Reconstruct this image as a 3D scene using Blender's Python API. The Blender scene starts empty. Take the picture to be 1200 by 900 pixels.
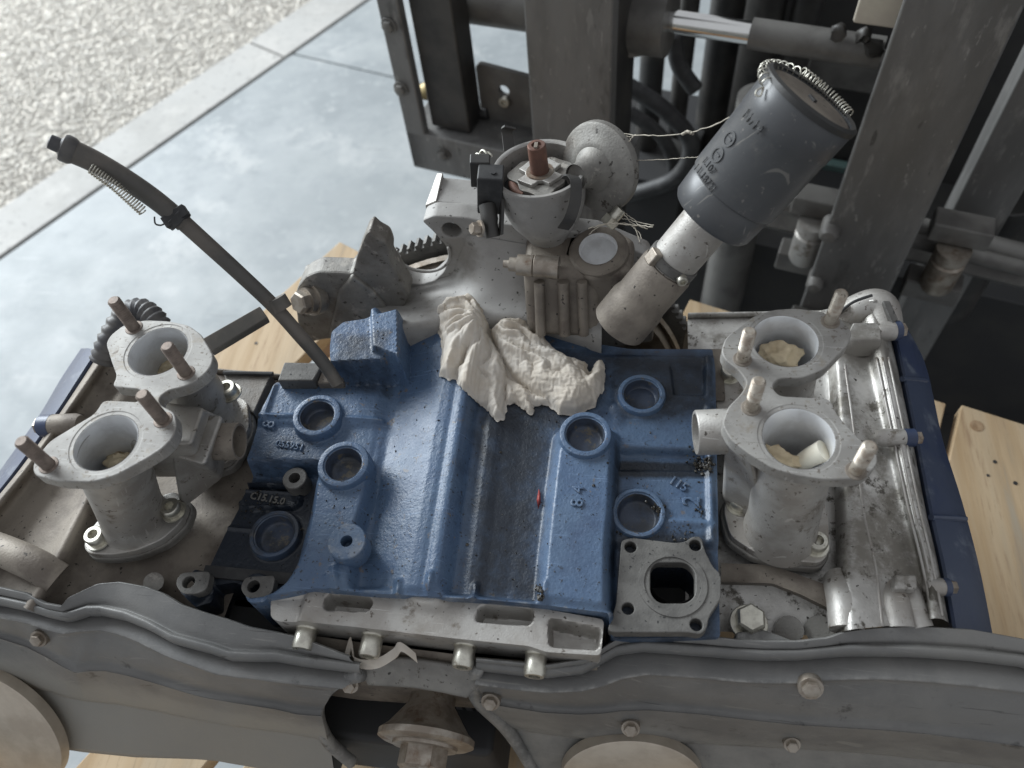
import bpy, bmesh, math, random
import numpy as np
from mathutils import Matrix, Vector
random.seed(7); rng = np.random.default_rng(11)
R = math.radians
scene = bpy.context.scene
C = scene.collection

# ------------------------------------------------------------------ camera
F = 920.0
_d = np.array([205., -1340., F]); _n = np.array([90., 630., F])
AY = _d/np.linalg.norm(_d); AZ = -(_n-AY*_n.dot(AY)); AZ /= np.linalg.norm(AZ); AX = np.cross(AY, AZ)
M = np.stack([AX, AY, AZ], 1)
p0 = np.array([0, 150/F, 1.])*0.52
CAM = -M.T@p0
cd = bpy.data.cameras.new('camera'); cam = bpy.data.objects.new('camera', cd); C.objects.link(cam)
cd.sensor_width = 36; cd.sensor_fit = 'HORIZONTAL'; cd.lens = F/1200*36
cd.clip_start = 0.01; cd.clip_end = 100
mw = Matrix.Identity(4)
for i in range(3):
    mw[i][0] = M[0, i]; mw[i][1] = -M[1, i]; mw[i][2] = -M[2, i]; mw[i][3] = CAM[i]
cam.matrix_world = mw
cd.dof.use_dof = True; cd.dof.focus_distance = 0.55; cd.dof.aperture_fstop = 7.0
scene.camera = cam

# ------------------------------------------------------------------ light
world = bpy.data.worlds.new('World'); scene.world = world; world.use_nodes = True
bg = world.node_tree.nodes['Background']
bg.inputs[0].default_value = (0.92, 0.95, 1.0, 1); bg.inputs[1].default_value = 0.44
def area(name, loc, target, sx, sy, power, col):
    l = bpy.data.lights.new(name, 'AREA'); l.shape = 'RECTANGLE'; l.size = sx; l.size_y = sy; l.energy = power; l.color = col
    o = bpy.data.objects.new(name, l); C.objects.link(o); o.location = loc
    o.rotation_euler = (Vector(target)-Vector(loc)).to_track_quat('-Z', 'Y').to_euler(); return o
area('door_light', (-5.6, 3.6, 3.0), (-0.3, 0.4, -0.3), 4.6, 3.4, 800, (0.88, 0.95, 1.0))
area('yard_light', (-3.9, 4.2, 2.6), (-2.2, 2.6, -1.0), 2.0, 2.0, 34, (1.0, 0.95, 0.86))
scene.view_settings.view_transform = 'Standard'; scene.view_settings.look = 'None'
scene.view_settings.gamma = 1; scene.view_settings.use_curve_mapping = False
scene.view_settings.exposure = 0.30
scene.render.engine = 'CYCLES'

# ------------------------------------------------------------------ geometry helpers
def P(px, py, z):
    r = M.T@np.array([(px-600)/F, (py-450)/F, 1.]); t = (z-CAM[2])/r[2]; return CAM+t*r
def PY(px, py, y):
    r = M.T@np.array([(px-600)/F, (py-450)/F, 1.]); t = (y-CAM[1])/r[1]; return CAM+t*r
def PD(px, py, dep):
    return CAM+M.T@(np.array([(px-600)/F, (py-450)/F, 1.])*dep)
PSI = R(16)
FU = np.array([math.cos(PSI), -math.sin(PSI), 0]); FV = np.array([math.sin(PSI), math.cos(PSI), 0]); FW = np.array([0, 0, 1.])
def PF(px, py, v):
    r = M.T@np.array([(px-600)/F, (py-450)/F, 1.]); t = (v-CAM@FV)/(r@FV); return CAM+t*r
def fu(u, v, z): return FU*u+FV*v+FW*z
def unit(v): v = np.asarray(v, float); return v/np.linalg.norm(v)
def frame(axis, ref=None):
    a = unit(axis); ref = np.array(ref if ref is not None else ([0, 0, 1.] if abs(a[2]) < .9 else [1., 0, 0]), float)
    s = unit(np.cross(ref, a)); t = np.cross(a, s); return s, t, a
def resample(pts, n):
    pts = np.asarray(pts, float); d = np.r_[0, np.cumsum(np.linalg.norm(np.diff(pts, axis=0), axis=1))]; d /= d[-1]
    s = np.linspace(0, 1, n); return np.stack([np.interp(s, d, pts[:, k]) for k in range(pts.shape[1])], 1)
def catmull(pts, sub):
    pts = np.asarray(pts, float); n = len(pts); out = []
    for i in range(n-1):
        a, b, c, d = pts[max(i-1, 0)], pts[i], pts[i+1], pts[min(i+2, n-1)]
        for k in range(sub):
            t = k/sub; out.append(.5*((2*b)+(-a+c)*t+(2*a-5*b+4*c-d)*t*t+(-a+3*b-3*c+d)*t**3))
    out.append(pts[-1]); return np.array(out)

class MB:
    def __init__(s): s.v = []; s.f = []
    def add(s, vs, fs):
        o = len(s.v); s.v += [tuple(map(float, v)) for v in vs]; s.f += [tuple(i+o for i in f) for f in fs]; return s
    def box(s, c, hx, hy, hz, ax=(1, 0, 0), ay=(0, 1, 0), az=(0, 0, 1)):
        c = np.array(c, float); ax, ay, az = map(lambda q: np.array(q, float), (ax, ay, az))
        vs = [c+sx*hx*ax+sy*hy*ay+sz*hz*az for sz in (-1, 1) for sy in (-1, 1) for sx in (-1, 1)]
        return s.add(vs, [(0, 2, 3, 1), (4, 5, 7, 6), (0, 1, 5, 4), (2, 6, 7, 3), (0, 4, 6, 2), (1, 3, 7, 5)])
    def hexa(s, bot, top):      # two matching polygons
        n = len(bot); f = [tuple(range(n))[::-1], tuple(range(n, 2*n))]
        for i in range(n): j = (i+1) % n; f.append((i, j, n+j, n+i))
        return s.add(list(bot)+list(top), f)
    def tube(s, pts, r, seg=12, cap=True):
        pts = np.asarray(pts, float); n = len(pts); r = np.broadcast_to(r, (n,)); vs = []; fs = []
        tg = np.gradient(pts, axis=0); a, b, _ = frame(tg[0])
        for i in range(n):
            t = unit(tg[i]); a = unit(a-t*a.dot(t)); b = np.cross(t, a)
            for k in range(seg):
                w = 2*math.pi*k/seg; vs.append(pts[i]+r[i]*(a*math.cos(w)+b*math.sin(w)))
        for i in range(n-1):
            for k in range(seg):
                j = (k+1) % seg; fs.append((i*seg+k, i*seg+j, (i+1)*seg+j, (i+1)*seg+k))
        if cap: fs.append(tuple(range(seg))[::-1]); fs.append(tuple((n-1)*seg+k for k in range(seg)))
        return s.add(vs, fs)
    def lathe(s, prof, o, axis, seg=40, ref=None, rot=0):
        a, b, t = frame(axis, ref); o = np.array(o, float); vs = []; fs = []; n = len(prof)
        for r, h in prof:
            for k in range(seg):
                w = 2*math.pi*k/seg+rot; vs.append(o+t*h+max(r, 1e-5)*(a*math.cos(w)+b*math.sin(w)))
        for i in range(n-1):
            for k in range(seg):
                j = (k+1) % seg; fs.append((i*seg+k, i*seg+j, (i+1)*seg+j, (i+1)*seg+k))
        return s.add(vs, fs)
    def grid(s, g):
        n, m = g.shape[:2]
        return s.add(g.reshape(-1, 3), [(i*m+j, i*m+j+1, (i+1)*m+j+1, (i+1)*m+j) for i in range(n-1) for j in range(m-1)])
    def level_tube(s, c, b, prof, seg=48, close=False):
        vs = []; fs = []; n = len(prof)
        for t, r in prof:
            o = c*(1-t)+b*t
            for k in range(seg): w = 2*math.pi*k/seg; vs.append((o[0]+r*math.cos(w), o[1]+r*math.sin(w), o[2]))
        for i in range(n-1):
            for k in range(seg): j = (k+1) % seg; fs.append((i*seg+k, i*seg+j, (i+1)*seg+j, (i+1)*seg+k))
        if close: fs.append(tuple((n-1)*seg+k for k in range(seg)))
        return s.add(vs, fs)
    def coil(s, pts, rc, rw, turns, seg=6, per=12):
        c = resample(pts, int(turns*per)); tg = np.gradient(c, axis=0); a, b, _ = frame(tg[0]); q = []
        for i in range(len(c)):
            t = unit(tg[i]); a = unit(a-t*a.dot(t)); b = np.cross(t, a); w = 2*math.pi*i/per
            q.append(c[i]+rc*(a*math.cos(w)+b*math.sin(w)))
        return s.tube(q, rw, seg)
    def capscrew(s, o, axis, r, h, socket=True):
        rs = r*.52
        s.lathe([(0, h*.55), (rs, h*.55), (rs, h)], o, axis, 6)
        return s.lathe([(rs, h), (r*.88, h), (r, h*.86), (r, 0), (r*.9, -.001)], o, axis, 24)
    def hexbolt(s, o, axis, r, h, rw=None, rot=0):
        if rw: s.lathe([(0, .0015), (rw*.96, .0015), (rw, .0011), (rw, 0)], o, axis, 24)
        o = np.array(o, float)+unit(axis)*(.0014 if rw else 0)
        return s.lathe([(0, h), (r*.84, h), (r, h*.86), (r, 0)], o, axis, 6, rot=rot)
    def mesh(s, name):
        me = bpy.data.meshes.new(name); me.from_pydata(s.v, [], s.f); me.validate(); return me

WL = {}
def link(name, me, mat, parent=None, smooth=40, bevel=0, sub=0, top=False, fixn=True):
    if fixn:
        bm = bmesh.new(); bm.from_mesh(me); bmesh.ops.remove_doubles(bm, verts=bm.verts, dist=1e-6)
        bmesh.ops.recalc_face_normals(bm, faces=bm.faces); bm.to_mesh(me); bm.free()
    if me.get('flat'): smooth = 14
    me.polygons.foreach_set('use_smooth', [True]*len(me.polygons))
    if smooth and smooth < 180: me.set_sharp_from_angle(angle=R(smooth))
    me.materials.clear(); me.materials.append(mat)
    o = bpy.data.objects.new(name, me); C.objects.link(o); WL[o] = Vector((0, 0, 0))
    if top:
        co = np.empty(len(me.vertices)*3); me.vertices.foreach_get('co', co); co = co.reshape(-1, 3)
        c = (co.min(0)+co.max(0))/2; c[2] = co[:, 2].min(); me.transform(Matrix.Translation(-Vector(c))); o.location = c; WL[o] = Vector(c)
    if parent is not None:
        o.parent = parent; o.matrix_parent_inverse = Matrix.Translation(-WL[parent])
    if bevel:
        b = o.modifiers.new('bevel', 'BEVEL'); b.width = bevel; b.segments = 2; b.limit_method = 'ANGLE'; b.angle_limit = R(38); b.harden_normals = True
    if sub:
        b = o.modifiers.new('sub', 'SUBSURF'); b.levels = sub; b.render_levels = sub
    return o
def build(mb, name, mat, parent=None, **k): return link(name, mb.mesh(name), mat, parent, **k)
def tag(o, label, cat, group=None, kind=None):
    if label: o['label'] = label
    if cat: o['category'] = cat
    if group: o['group'] = group
    if kind: o['kind'] = kind
    return o
def empty(name, loc, label, cat, group=None):
    o = bpy.data.objects.new(name, None); C.objects.link(o); o.location = loc; o.empty_display_size = .05
    WL[o] = Vector(loc); return tag(o, label, cat, group)

def arc_poly(pts, r, seg=6):
    """round the corners of a 2D polygon; r a number or list"""
    pts = [np.array(p, float) for p in pts]; n = len(pts); rr = r if hasattr(r, '__len__') else [r]*n; out = []
    for i in range(n):
        p, a, b = pts[i], pts[i-1], pts[(i+1) % n]
        la, lb = np.linalg.norm(a-p), np.linalg.norm(b-p); q = min(rr[i], la*.48, lb*.48)
        s, e = p+(a-p)/la*q, p+(b-p)/lb*q
        for k in range(seg+1):
            t = k/seg; out.append((1-t)**2*s+2*t*(1-t)*p+t*t*e)
    return out
def circ(cx, cy, r, n=40): return [(cx+r*math.cos(2*math.pi*k/n), cy+r*math.sin(2*math.pi*k/n)) for k in range(n)]
def spline_curve(loops, depth, bevel):
    cu = bpy.data.curves.new('t', 'CURVE'); cu.dimensions = '2D'; cu.fill_mode = 'BOTH'
    for lp in loops:
        sp = cu.splines.new('POLY'); sp.points.add(len(lp)-1); sp.use_cyclic_u = True
        for q, p in zip(sp.points, lp): q.co = (p[0], p[1], 0, 1)
    cu.extrude = max(depth/2-bevel, 1e-5); cu.bevel_depth = bevel; cu.bevel_resolution = 1; cu.offset = -bevel
    return cu
def curve_mesh(cu, mat4):
    o = bpy.data.objects.new('t', cu); C.objects.link(o); dg = bpy.context.evaluated_depsgraph_get()
    me = bpy.data.meshes.new_from_object(o.evaluated_get(dg)); bpy.data.objects.remove(o); bpy.data.curves.remove(cu)
    me.transform(mat4); me['flat'] = 1; return me
def basis(o, x, y, z):
    m = Matrix.Identity(4)
    for i in range(3): m[i][0] = x[i]; m[i][1] = y[i]; m[i][2] = z[i]; m[i][3] = o[i]
    return m
def plate_z(loops, ztop, thick, bevel=.0008):     # horizontal plate, loops in world xy, top at ztop
    return curve_mesh(spline_curve(loops, thick, bevel), Matrix.Translation((0, 0, ztop-thick/2)))
def plate_on(loops, o, x, y, thick, bevel=.0008):  # loops in local (x,y) of a plane through o; thickness centred
    return curve_mesh(spline_curve(loops, thick, bevel), basis(o, x, y, np.cross(x, y)))
def text_mesh(s, size, depth, bevel, mat4, thin=0):
    cu = bpy.data.curves.new('t', 'FONT'); cu.body = s; cu.size = size; cu.extrude = depth/2; cu.bevel_depth = bevel; cu.bevel_resolution = 2
    cu.align_x = 'CENTER'; cu.align_y = 'CENTER'; cu.offset = thin; cu.resolution_u = 4
    me = curve_mesh(cu, mat4); me['flat'] = 0; return me
def pxz(pts, z): return [tuple(P(a, b, z)[:2]) for a, b in pts]

# signed distance / height fields
def sd_poly(X, poly, want_cp=False):
    poly = np.asarray(poly, float); n = len(poly); best = np.full(len(X), 1e9); cp = np.zeros_like(X); ins = np.zeros(len(X), bool)
    for i in range(n):
        a, b = poly[i], poly[(i+1) % n]; ab = b-a; L = ab.dot(ab)+1e-18
        t = np.clip(((X-a)@ab)/L, 0, 1); q = a+t[:, None]*ab; d = np.linalg.norm(X-q, axis=1)
        k = d < best; best[k] = d[k]; cp[k] = q[k]
        c = ((a[1] > X[:, 1]) != (b[1] > X[:, 1])); den = (b[1]-a[1]) if abs(b[1]-a[1]) > 1e-12 else 1e-12
        ins ^= c & (X[:, 0] < (b[0]-a[0])*(X[:, 1]-a[1])/den+a[0])
    s = np.where(ins, -best, best); return (s, cp) if want_cp else s
def sd_line(X, pts):
    pts = np.asarray(pts, float); best = np.full(len(X), 1e9)
    for a, b in zip(pts[:-1], pts[1:]):
        ab = b-a; t = np.clip(((X-a)@ab)/(ab.dot(ab)+1e-18), 0, 1); best = np.minimum(best, np.linalg.norm(X-a-t[:, None]*ab, axis=1))
    return best
def sstep(x): x = np.clip(x, 0, 1); return x*x*(3-2*x)
class HF:
    def __init__(s, poly, res):
        poly = np.asarray(poly, float); s.poly = poly; lo = poly.min(0)-2*res; hi = poly.max(0)+2*res
        s.xs = np.arange(lo[0], hi[0], res); s.ys = np.arange(lo[1], hi[1], res); gx, gy = np.meshgrid(s.xs, s.ys)
        s.X = np.stack([gx.ravel(), gy.ravel()], 1); sd, cp = sd_poly(s.X, poly, True); n, m = len(s.ys), len(s.xs)
        ins = (sd < 0); G = ins.reshape(n, m); cell = G[:-1, :-1] | G[1:, :-1] | G[:-1, 1:] | G[1:, 1:]
        out = ~ins; s.X[out] = cp[out]; near = sd < 2.2*res; i, j = np.nonzero(cell); q = np.stack([i*m+j, i*m+j+1, (i+1)*m+j+1, (i+1)*m+j], 1)
        used = np.unique(q); mp = np.full(n*m, -1); mp[used] = np.arange(len(used)); s.q = mp[q]; s.X = s.X[used]; s.z = np.zeros(len(used)); s.sd = sd[used]
    def lay(s, sd, target, w):
        m = sstep(.5-sd/w); s.z = s.z*(1-m)+target*m
    def add(s, sd, h, w): s.z = s.z+h*sstep(.5-sd/w)
    def ring(s, c, ri, ro, ztop, zin, w_out=.004, w_in=.0012, lip=.0):
        r = np.linalg.norm(s.X-np.array(c), axis=1); s.lay(r-ro, np.maximum(s.z, ztop) if np.isscalar(ztop) else ztop, w_out); s.lay(r-ri, zin, w_in)
        if lip: s.z = s.z+lip*np.exp(-((r-ri-.0012)/.0006)**2)-lip*1.2*np.exp(-((r-ri-.0028)/.0006)**2)
    def mesh(s, name, zbot):
        co = np.column_stack([s.X, s.z]); me = bpy.data.meshes.new(name); me.from_pydata(co.tolist(), [], s.q.tolist())
        bm = bmesh.new(); bm.from_mesh(me)
        if getattr(s, 'dirt', None) is not None:
            ly = bm.verts.layers.float.new('dirt')
            for v, d_ in zip(bm.verts, s.dirt): v[ly] = d_
        bmesh.ops.remove_doubles(bm, verts=bm.verts, dist=1e-6)
        bmesh.ops.dissolve_degenerate(bm, edges=bm.edges, dist=1e-6)
        if zbot is None:
            bmesh.ops.recalc_face_normals(bm, faces=bm.faces); bm.to_mesh(me); bm.free(); return me
        be = [e for e in bm.edges if len(e.link_faces) == 1]; r = bmesh.ops.extrude_edge_only(bm, edges=be)
        for v in [g for g in r['geom'] if isinstance(g, bmesh.types.BMVert)]: v.co.z = zbot
        bmesh.ops.recalc_face_normals(bm, faces=bm.faces); bm.to_mesh(me); bm.free(); return me
def loft(rows, n=60, sub=4, lin=False):
    rows = [resample(r, n) for r in rows]; g = np.array(rows)
    cols = [(resample(g[:, j], (len(rows)-1)*sub+1) if lin else catmull(g[:, j], sub)) for j in range(n)]
    return np.array(cols).transpose(1, 0, 2)
def row(pts, z): return [P(a, b, z) for a, b in pts]
def row3(pts): return [P(a, b, c) for a, b, c in pts]

# ------------------------------------------------------------------ materials
def material(name, c1, c2=None, rough=.5, metal=0., ns=60, mix=(.4, .62), specks=None, sp_scale=350, sp_thr=.72, bump=.15, bscale=700, bump2=0, b2scale=60,
             rvar=.12, scratch=None, wear=None, extra=None, spec=.5, attr=None, dust=None, dust_amt=(.45, .75), dust_scale=25, stretch=None):
    m = bpy.data.materials.new(name); m.use_nodes = True; nt = m.node_tree; N = nt.nodes; L = nt.links; b = N['Principled BSDF']
    tc = N.new('ShaderNodeTexCoord'); src = tc.outputs['Object']
    if stretch:
        mp = N.new('ShaderNodeMapping'); mp.inputs['Scale'].default_value = stretch['scale']; mp.inputs['Rotation'].default_value = stretch.get('rot', (0, 0, 0)); L.new(src, mp.inputs[0]); src = mp.outputs[0]
    def noise(scale, det=6, rg=.6):
        q = N.new('ShaderNodeTexNoise'); q.inputs['Scale'].default_value = scale; q.inputs['Detail'].default_value = det; q.inputs['Roughness'].default_value = rg; L.new(src, q.inputs['Vector']); return q.outputs['Fac']
    def ramp(f, lo, hi):
        q = N.new('ShaderNodeMapRange'); q.inputs[1].default_value = lo; q.inputs[2].default_value = hi; q.interpolation_type = 'SMOOTHSTEP'; L.new(f, q.inputs[0]); return q.outputs[0]
    def mixc(f, a, bcol):
        q = N.new('ShaderNodeMix'); q.data_type = 'RGBA'; L.new(f, q.inputs[0])
        for s_, v in ((6, a), (7, bcol)):
            if hasattr(v, 'links') or isinstance(v, bpy.types.NodeSocket): L.new(v, q.inputs[s_])
            else: q.inputs[s_].default_value = (*v, 1)
        return q.outputs[2]
    c2 = c2 or tuple(x*.8 for x in c1)
    n1 = noise(ns); col = mixc(ramp(n1, *mix), c1, c2)
    rgh = None; metal_s = None
    if dust:
        dm = ramp(noise(dust_scale, 8, .65), *dust_amt); col = mixc(dm, col, dust)
        q = N.new('ShaderNodeMapRange'); q.inputs[3].default_value = metal; q.inputs[4].default_value = metal*.15; L.new(dm, q.inputs[0]); metal_s = q.outputs[0]
    if scratch:
        for k_, (sx_, sy_, lo_, cc_) in enumerate(scratch):
            mp2 = N.new('ShaderNodeMapping'); mp2.inputs['Scale'].default_value = (sx_, sy_, sx_*1.3); mp2.inputs['Rotation'].default_value = (.4*k_, .9*k_+.3, .7+1.1*k_); L.new(tc.outputs['Object'], mp2.inputs[0])
            qn = N.new('ShaderNodeTexNoise'); qn.inputs['Scale'].default_value = 1; qn.inputs['Detail'].default_value = 3; L.new(mp2.outputs[0], qn.inputs['Vector']); col = mixc(ramp(qn.outputs['Fac'], lo_-.05, lo_-.01), col, cc_)
    if wear:
        ge = N.new('ShaderNodeNewGeometry'); wm = N.new('ShaderNodeMath'); wm.operation = 'MULTIPLY'; L.new(ramp(ge.outputs['Pointiness'], wear[0], wear[1]), wm.inputs[0]); L.new(ramp(noise(80, 6, .7), .42, .62), wm.inputs[1]); col = mixc(wm.outputs[0], col, wear[2])
    if specks:
        sm = ramp(noise(sp_scale, 3, .5), sp_thr-.02, sp_thr+.01); col = mixc(sm, col, specks)
    if extra:
        for (sc, lo, hi, cc) in extra: col = mixc(ramp(noise(sc, 8, .7), lo-.05, hi-.06), col, cc)
    if attr:
        at = N.new('ShaderNodeAttribute'); at.attribute_name = 'dirt'; ma = N.new('ShaderNodeMath'); ma.operation = 'MULTIPLY_ADD'; L.new(noise(55, 8, .7), ma.inputs[0]); ma.inputs[1].default_value = .9; ma.inputs[2].default_value = -.45
        mb_ = N.new('ShaderNodeMath'); mb_.operation = 'ADD'; L.new(at.outputs['Fac'], mb_.inputs[0]); L.new(ma.outputs[0], mb_.inputs[1]); gt = N.new('ShaderNodeMath'); gt.operation = 'MULTIPLY'; L.new(ramp(mb_.outputs[0], .10, .78), gt.inputs[0]); L.new(ramp(at.outputs['Fac'], .0, .12), gt.inputs[1]); col = mixc(gt.outputs[0], col, attr)
    L.new(col, b.inputs['Base Color'])
    if metal_s is not None: L.new(metal_s, b.inputs['Metallic'])
    else: b.inputs['Metallic'].default_value = metal
    q = N.new('ShaderNodeMapRange'); q.inputs[3].default_value = max(rough-rvar, .03); q.inputs[4].default_value = min(rough+rvar, 1); L.new(noise(ns*2.3), q.inputs[0]); L.new(q.outputs[0], b.inputs['Roughness'])
    b.inputs['Specular IOR Level'].default_value = spec
    if bump:
        bn = N.new('ShaderNodeBump'); bn.inputs['Strength'].default_value = bump; bn.inputs['Distance'].default_value = .001; L.new(noise(bscale, 3, .6), bn.inputs['Height']); last = bn
        if bump2:
            b3 = N.new('ShaderNodeBump'); b3.inputs['Strength'].default_value = bump2; b3.inputs['Distance'].default_value = .003; L.new(noise(b2scale, 4, .5), b3.inputs['Height']); L.new(bn.outputs[0], b3.inputs['Normal']); last = b3
        L.new(last.outputs[0], b.inputs['Normal'])
    return m
m_plug = None
GRIME = (.03, .027, .022)
m_blue = material('blue_paint', (.066, .110, .188), (.076, .122, .195), .42, 0, 40, specks=(.015, .017, .022), sp_scale=420, sp_thr=.70, bump=.26, bscale=520, bump2=.22, b2scale=130, attr=(.012, .017, .026), wear=(.53, .60, (.20, .22, .25)), scratch=[(30, 700, .70, (.11, .17, .27))],
                  extra=[(120, .66, .72, (.15, .12, .09)), (30, .55, .78, (.05, .08, .14)), (12, .56, .76, (.06, .10, .17)), (260, .66, .70, (.025, .03, .04))])
m_bluecov = material('blue_cover_paint', (.030, .045, .095), (.045, .06, .10), .42, 0, 18, bump=.1, bscale=300, extra=[(35, .60, .75, (.11, .13, .17))])
m_plug = material('dirty_plug', (.050, .066, .10), (.038, .043, .052), .42, .1, 60, bump=.2, bscale=500, extra=[(70, .60, .70, (.12, .105, .08))])
m_seat = material('grimy_blue_paint', (.050, .075, .12), (.035, .042, .055), .42, 0, 60, bump=.3, bscale=500, extra=[(80, .58, .72, (.10, .095, .085))])
m_alu = material('cast_alloy', (.43, .415, .39), (.33, .31, .285), .50, .55, 35, specks=(.08, .07, .06), sp_scale=300, sp_thr=.71, bump=.25, bscale=900, dust=(.27, .24, .20), dust_amt=(.5, .8), extra=[(45, .62, .74, (.18, .155, .125)), (130, .66, .72, (.12, .10, .085))], scratch=[(40, 900, .71, (.5, .48, .45))])
m_alubright = material('cast_alloy_bright', (.58, .565, .535), (.42, .405, .38), .46, .55, 28, specks=(.05, .045, .04), sp_scale=260, sp_thr=.69, bump=.25, bscale=700, extra=[(22, .52, .70, (.20, .185, .16)), (70, .60, .70, (.10, .09, .075)), (9, .56, .72, (.24, .225, .20))])
m_aludark = material('stained_alloy', (.235, .205, .17), (.155, .132, .11), .62, .3, 30, specks=(.04, .035, .03), sp_scale=260, sp_thr=.69, bump=.3, bscale=600, extra=[(18, .55, .75, (.11, .09, .075))])
m_alugrey = material('dusty_grey_casting', (.235, .225, .205), (.165, .157, .145), .58, .35, 26, specks=(.05, .045, .04), sp_scale=240, sp_thr=.68, bump=.3, bscale=600, extra=[(14, .52, .72, (.12, .105, .09)), (60, .62, .72, (.31, .29, .26)), (110, .66, .72, (.07, .06, .05))])
m_bell = material('bell_casting', (.34, .33, .315), (.265, .255, .24), .62, .12, 26, specks=(.06, .055, .05), sp_scale=240, sp_thr=.68, bump=.2, bscale=600, extra=[(14, .56, .76, (.22, .205, .185)), (60, .66, .74, (.15, .14, .125))])
m_machined = material('machined_alloy', (.33, .32, .30), (.25, .24, .225), .55, .25, 40, specks=(.16, .14, .12), sp_scale=420, sp_thr=.66, bump=.08, bscale=900, extra=[(60, .60, .72, (.25, .225, .19)), (14, .55, .75, (.25, .24, .225)), (200, .66, .70, (.16, .14, .12))], scratch=[(60, 1200, .70, (.40, .39, .37)), (50, 1000, .72, (.2, .19, .17))], spec=.3)
m_bore = material('bore_alloy', (.72, .73, .74), (.60, .60, .60), .36, .3, 60, bump=.05, bscale=900)
m_plastic = material('dusty_black_plastic', (.125, .124, .121), (.165, .162, .155), .44, 0, 14, wear=(.515, .56, (.28, .275, .26)), attr=(.235, .228, .208), bump=.18, bscale=900, bump2=.12, b2scale=40, scratch=[(14, 520, .74, (.20, .195, .18)), (20, 700, .75, (.075, .073, .07)), (40, 1500, .70, (.19, .185, .175))], extra=[(5, .54, .78, (.195, .19, .178)), (45, .66, .76, (.075, .073, .07))], dust=(.21, .20, .18), dust_amt=(.55, .9), dust_scale=9, specks=(.2, .18, .15), sp_scale=500, sp_thr=.77)
m_plate = material('gasket_steel', (.15, .145, .135), (.10, .096, .09), .6, .3, 50, specks=(.03, .03, .03), sp_scale=400, sp_thr=.68, bump=.25, bscale=800)
m_zinc = material('zinc_plated', (.66, .64, .56), (.50, .48, .42), .38, .9, 150, bump=.05, extra=[(160, .62, .75, (.22, .18, .13))])
m_stud = material('rusty_stud', (.235, .19, .16), (.165, .135, .115), .6, .5, 160, bump=.2, bscale=1500)
m_studgrey = material('dull_stud', (.46, .42, .36), (.32, .27, .22), .5, .7, 160, bump=.15, bscale=1500, extra=[(260, .66, .7, (.06, .05, .04))])
m_steel = material('dull_steel', (.40, .36, .31), (.27, .23, .19), .48, .8, 70, bump=.1, bscale=900, extra=[(40, .58, .72, (.20, .14, .10))])
m_chrome = material('chrome', (.8, .8, .78), (.75, .75, .74), .12, 1, 20, bump=0)
m_black = material('black_rubber', (.022, .022, .023), (.04, .04, .04), .6, 0, 60, bump=.1)
m_canblack = material('satin_black_can', (.056, .058, .062), (.066, .068, .071), .40, 0, 25, bump=.03, bscale=600, extra=[(24, .60, .8, (.13, .125, .115)), (220, .68, .72, (.16, .15, .14))], scratch=[(30, 700, .71, (.15, .145, .135))])
m_tube = material('dusty_steel_tube', (.085, .080, .073), (.13, .115, .10), .55, .2, 30, bump=.08)
m_mast = material('worn_mast_steel', (.165, .162, .157), (.12, .118, .114), .5, .3, 14, bump=.2, bscale=300, scratch=[(12, 260, .73, (.20, .197, .19)), (14, 300, .74, (.075, .073, .07))], extra=[(40, .60, .74, (.225, .22, .21)), (22, .62, .74, (.085, .083, .08)), (9, .6, .8, (.115, .112, .105)), (150, .66, .72, (.25, .245, .235))], stretch={'scale': (1, 1, .28)})
m_fork = material('oily_forklift_steel', (.024, .0235, .023), (.05, .047, .043), .5, .1, 12, bump=.15, bscale=200)
m_forkgrey = material('grey_cylinder_paint', (.15, .145, .135), (.095, .09, .084), .5, .1, 15, bump=.1, bscale=200)
m_fdark = material('dark_forklift_body', (.02, .02, .021), (.03, .029, .027), .7, 0, 6, bump=.1, bscale=80)
m_wood = material('pine_board', (.50, .375, .235), (.40, .275, .15), .7, 0, 14, (.35, .7), bump=.15, bscale=160, stretch={'scale': (4.5, .28, 4.5), 'rot': (0, 0, R(20))}, extra=[(40, .60, .75, (.32, .21, .12)), (3, .5, .8, (.42, .34, .235)), (16, .70, .76, (.22, .15, .09)), (110, .62, .74, (.36, .26, .155)), (7, .60, .76, (.36, .30, .22))])
m_woodedge = material('stained_board_edge', (.36, .19, .075), (.27, .13, .05), .7, 0, 20, bump=.15, bscale=200)
m_paper = material('paper_towel', (.84, .80, .74), (.73, .67, .59), .85, 0, 30, bump=.15, bscale=600, bump2=.12, b2scale=160)
nt = m_paper.node_tree; tr = nt.nodes.new('ShaderNodeBsdfTranslucent'); mx = nt.nodes.new('ShaderNodeMixShader'); mx.inputs[0].default_value = .42; tr.inputs[0].default_value = (.84, .78, .68, 1)
nt.links.new(nt.nodes['Principled BSDF'].outputs[0], mx.inputs[1]); nt.links.new(tr.outputs[0], mx.inputs[2]); nt.links.new(mx.outputs[0], nt.nodes['Material Output'].inputs[0])
m_wad = material('yellowed_paper', (.60, .50, .34), (.50, .40, .26), .85, 0, 60, bump=.3, bscale=400)
m_wadwhite = material('white_paper', (.80, .76, .64), (.74, .68, .54), .8, 0, 60, bump=.2, bscale=300)
m_concrete = material('concrete', (.258, .279, .285), (.318, .336, .340), .62, 0, 4.0, (.38, .62), bump=.2, bscale=90, extra=[(9, .52, .75, (.235, .257, .266)), (.9, .5, .7, (.31, .33, .34)), (1.8, .54, .70, (.222, .243, .252)), (22, .58, .70, (.29, .312, .317)), (4, .60, .72, (.365, .378, .378)), (70, .72, .75, (.20, .21, .21)), (14, .72, .75, (.235, .25, .255))], scratch=[(2, 40, .72, (.345, .36, .365)), (3, 60, .74, (.22, .235, .24))])
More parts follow.
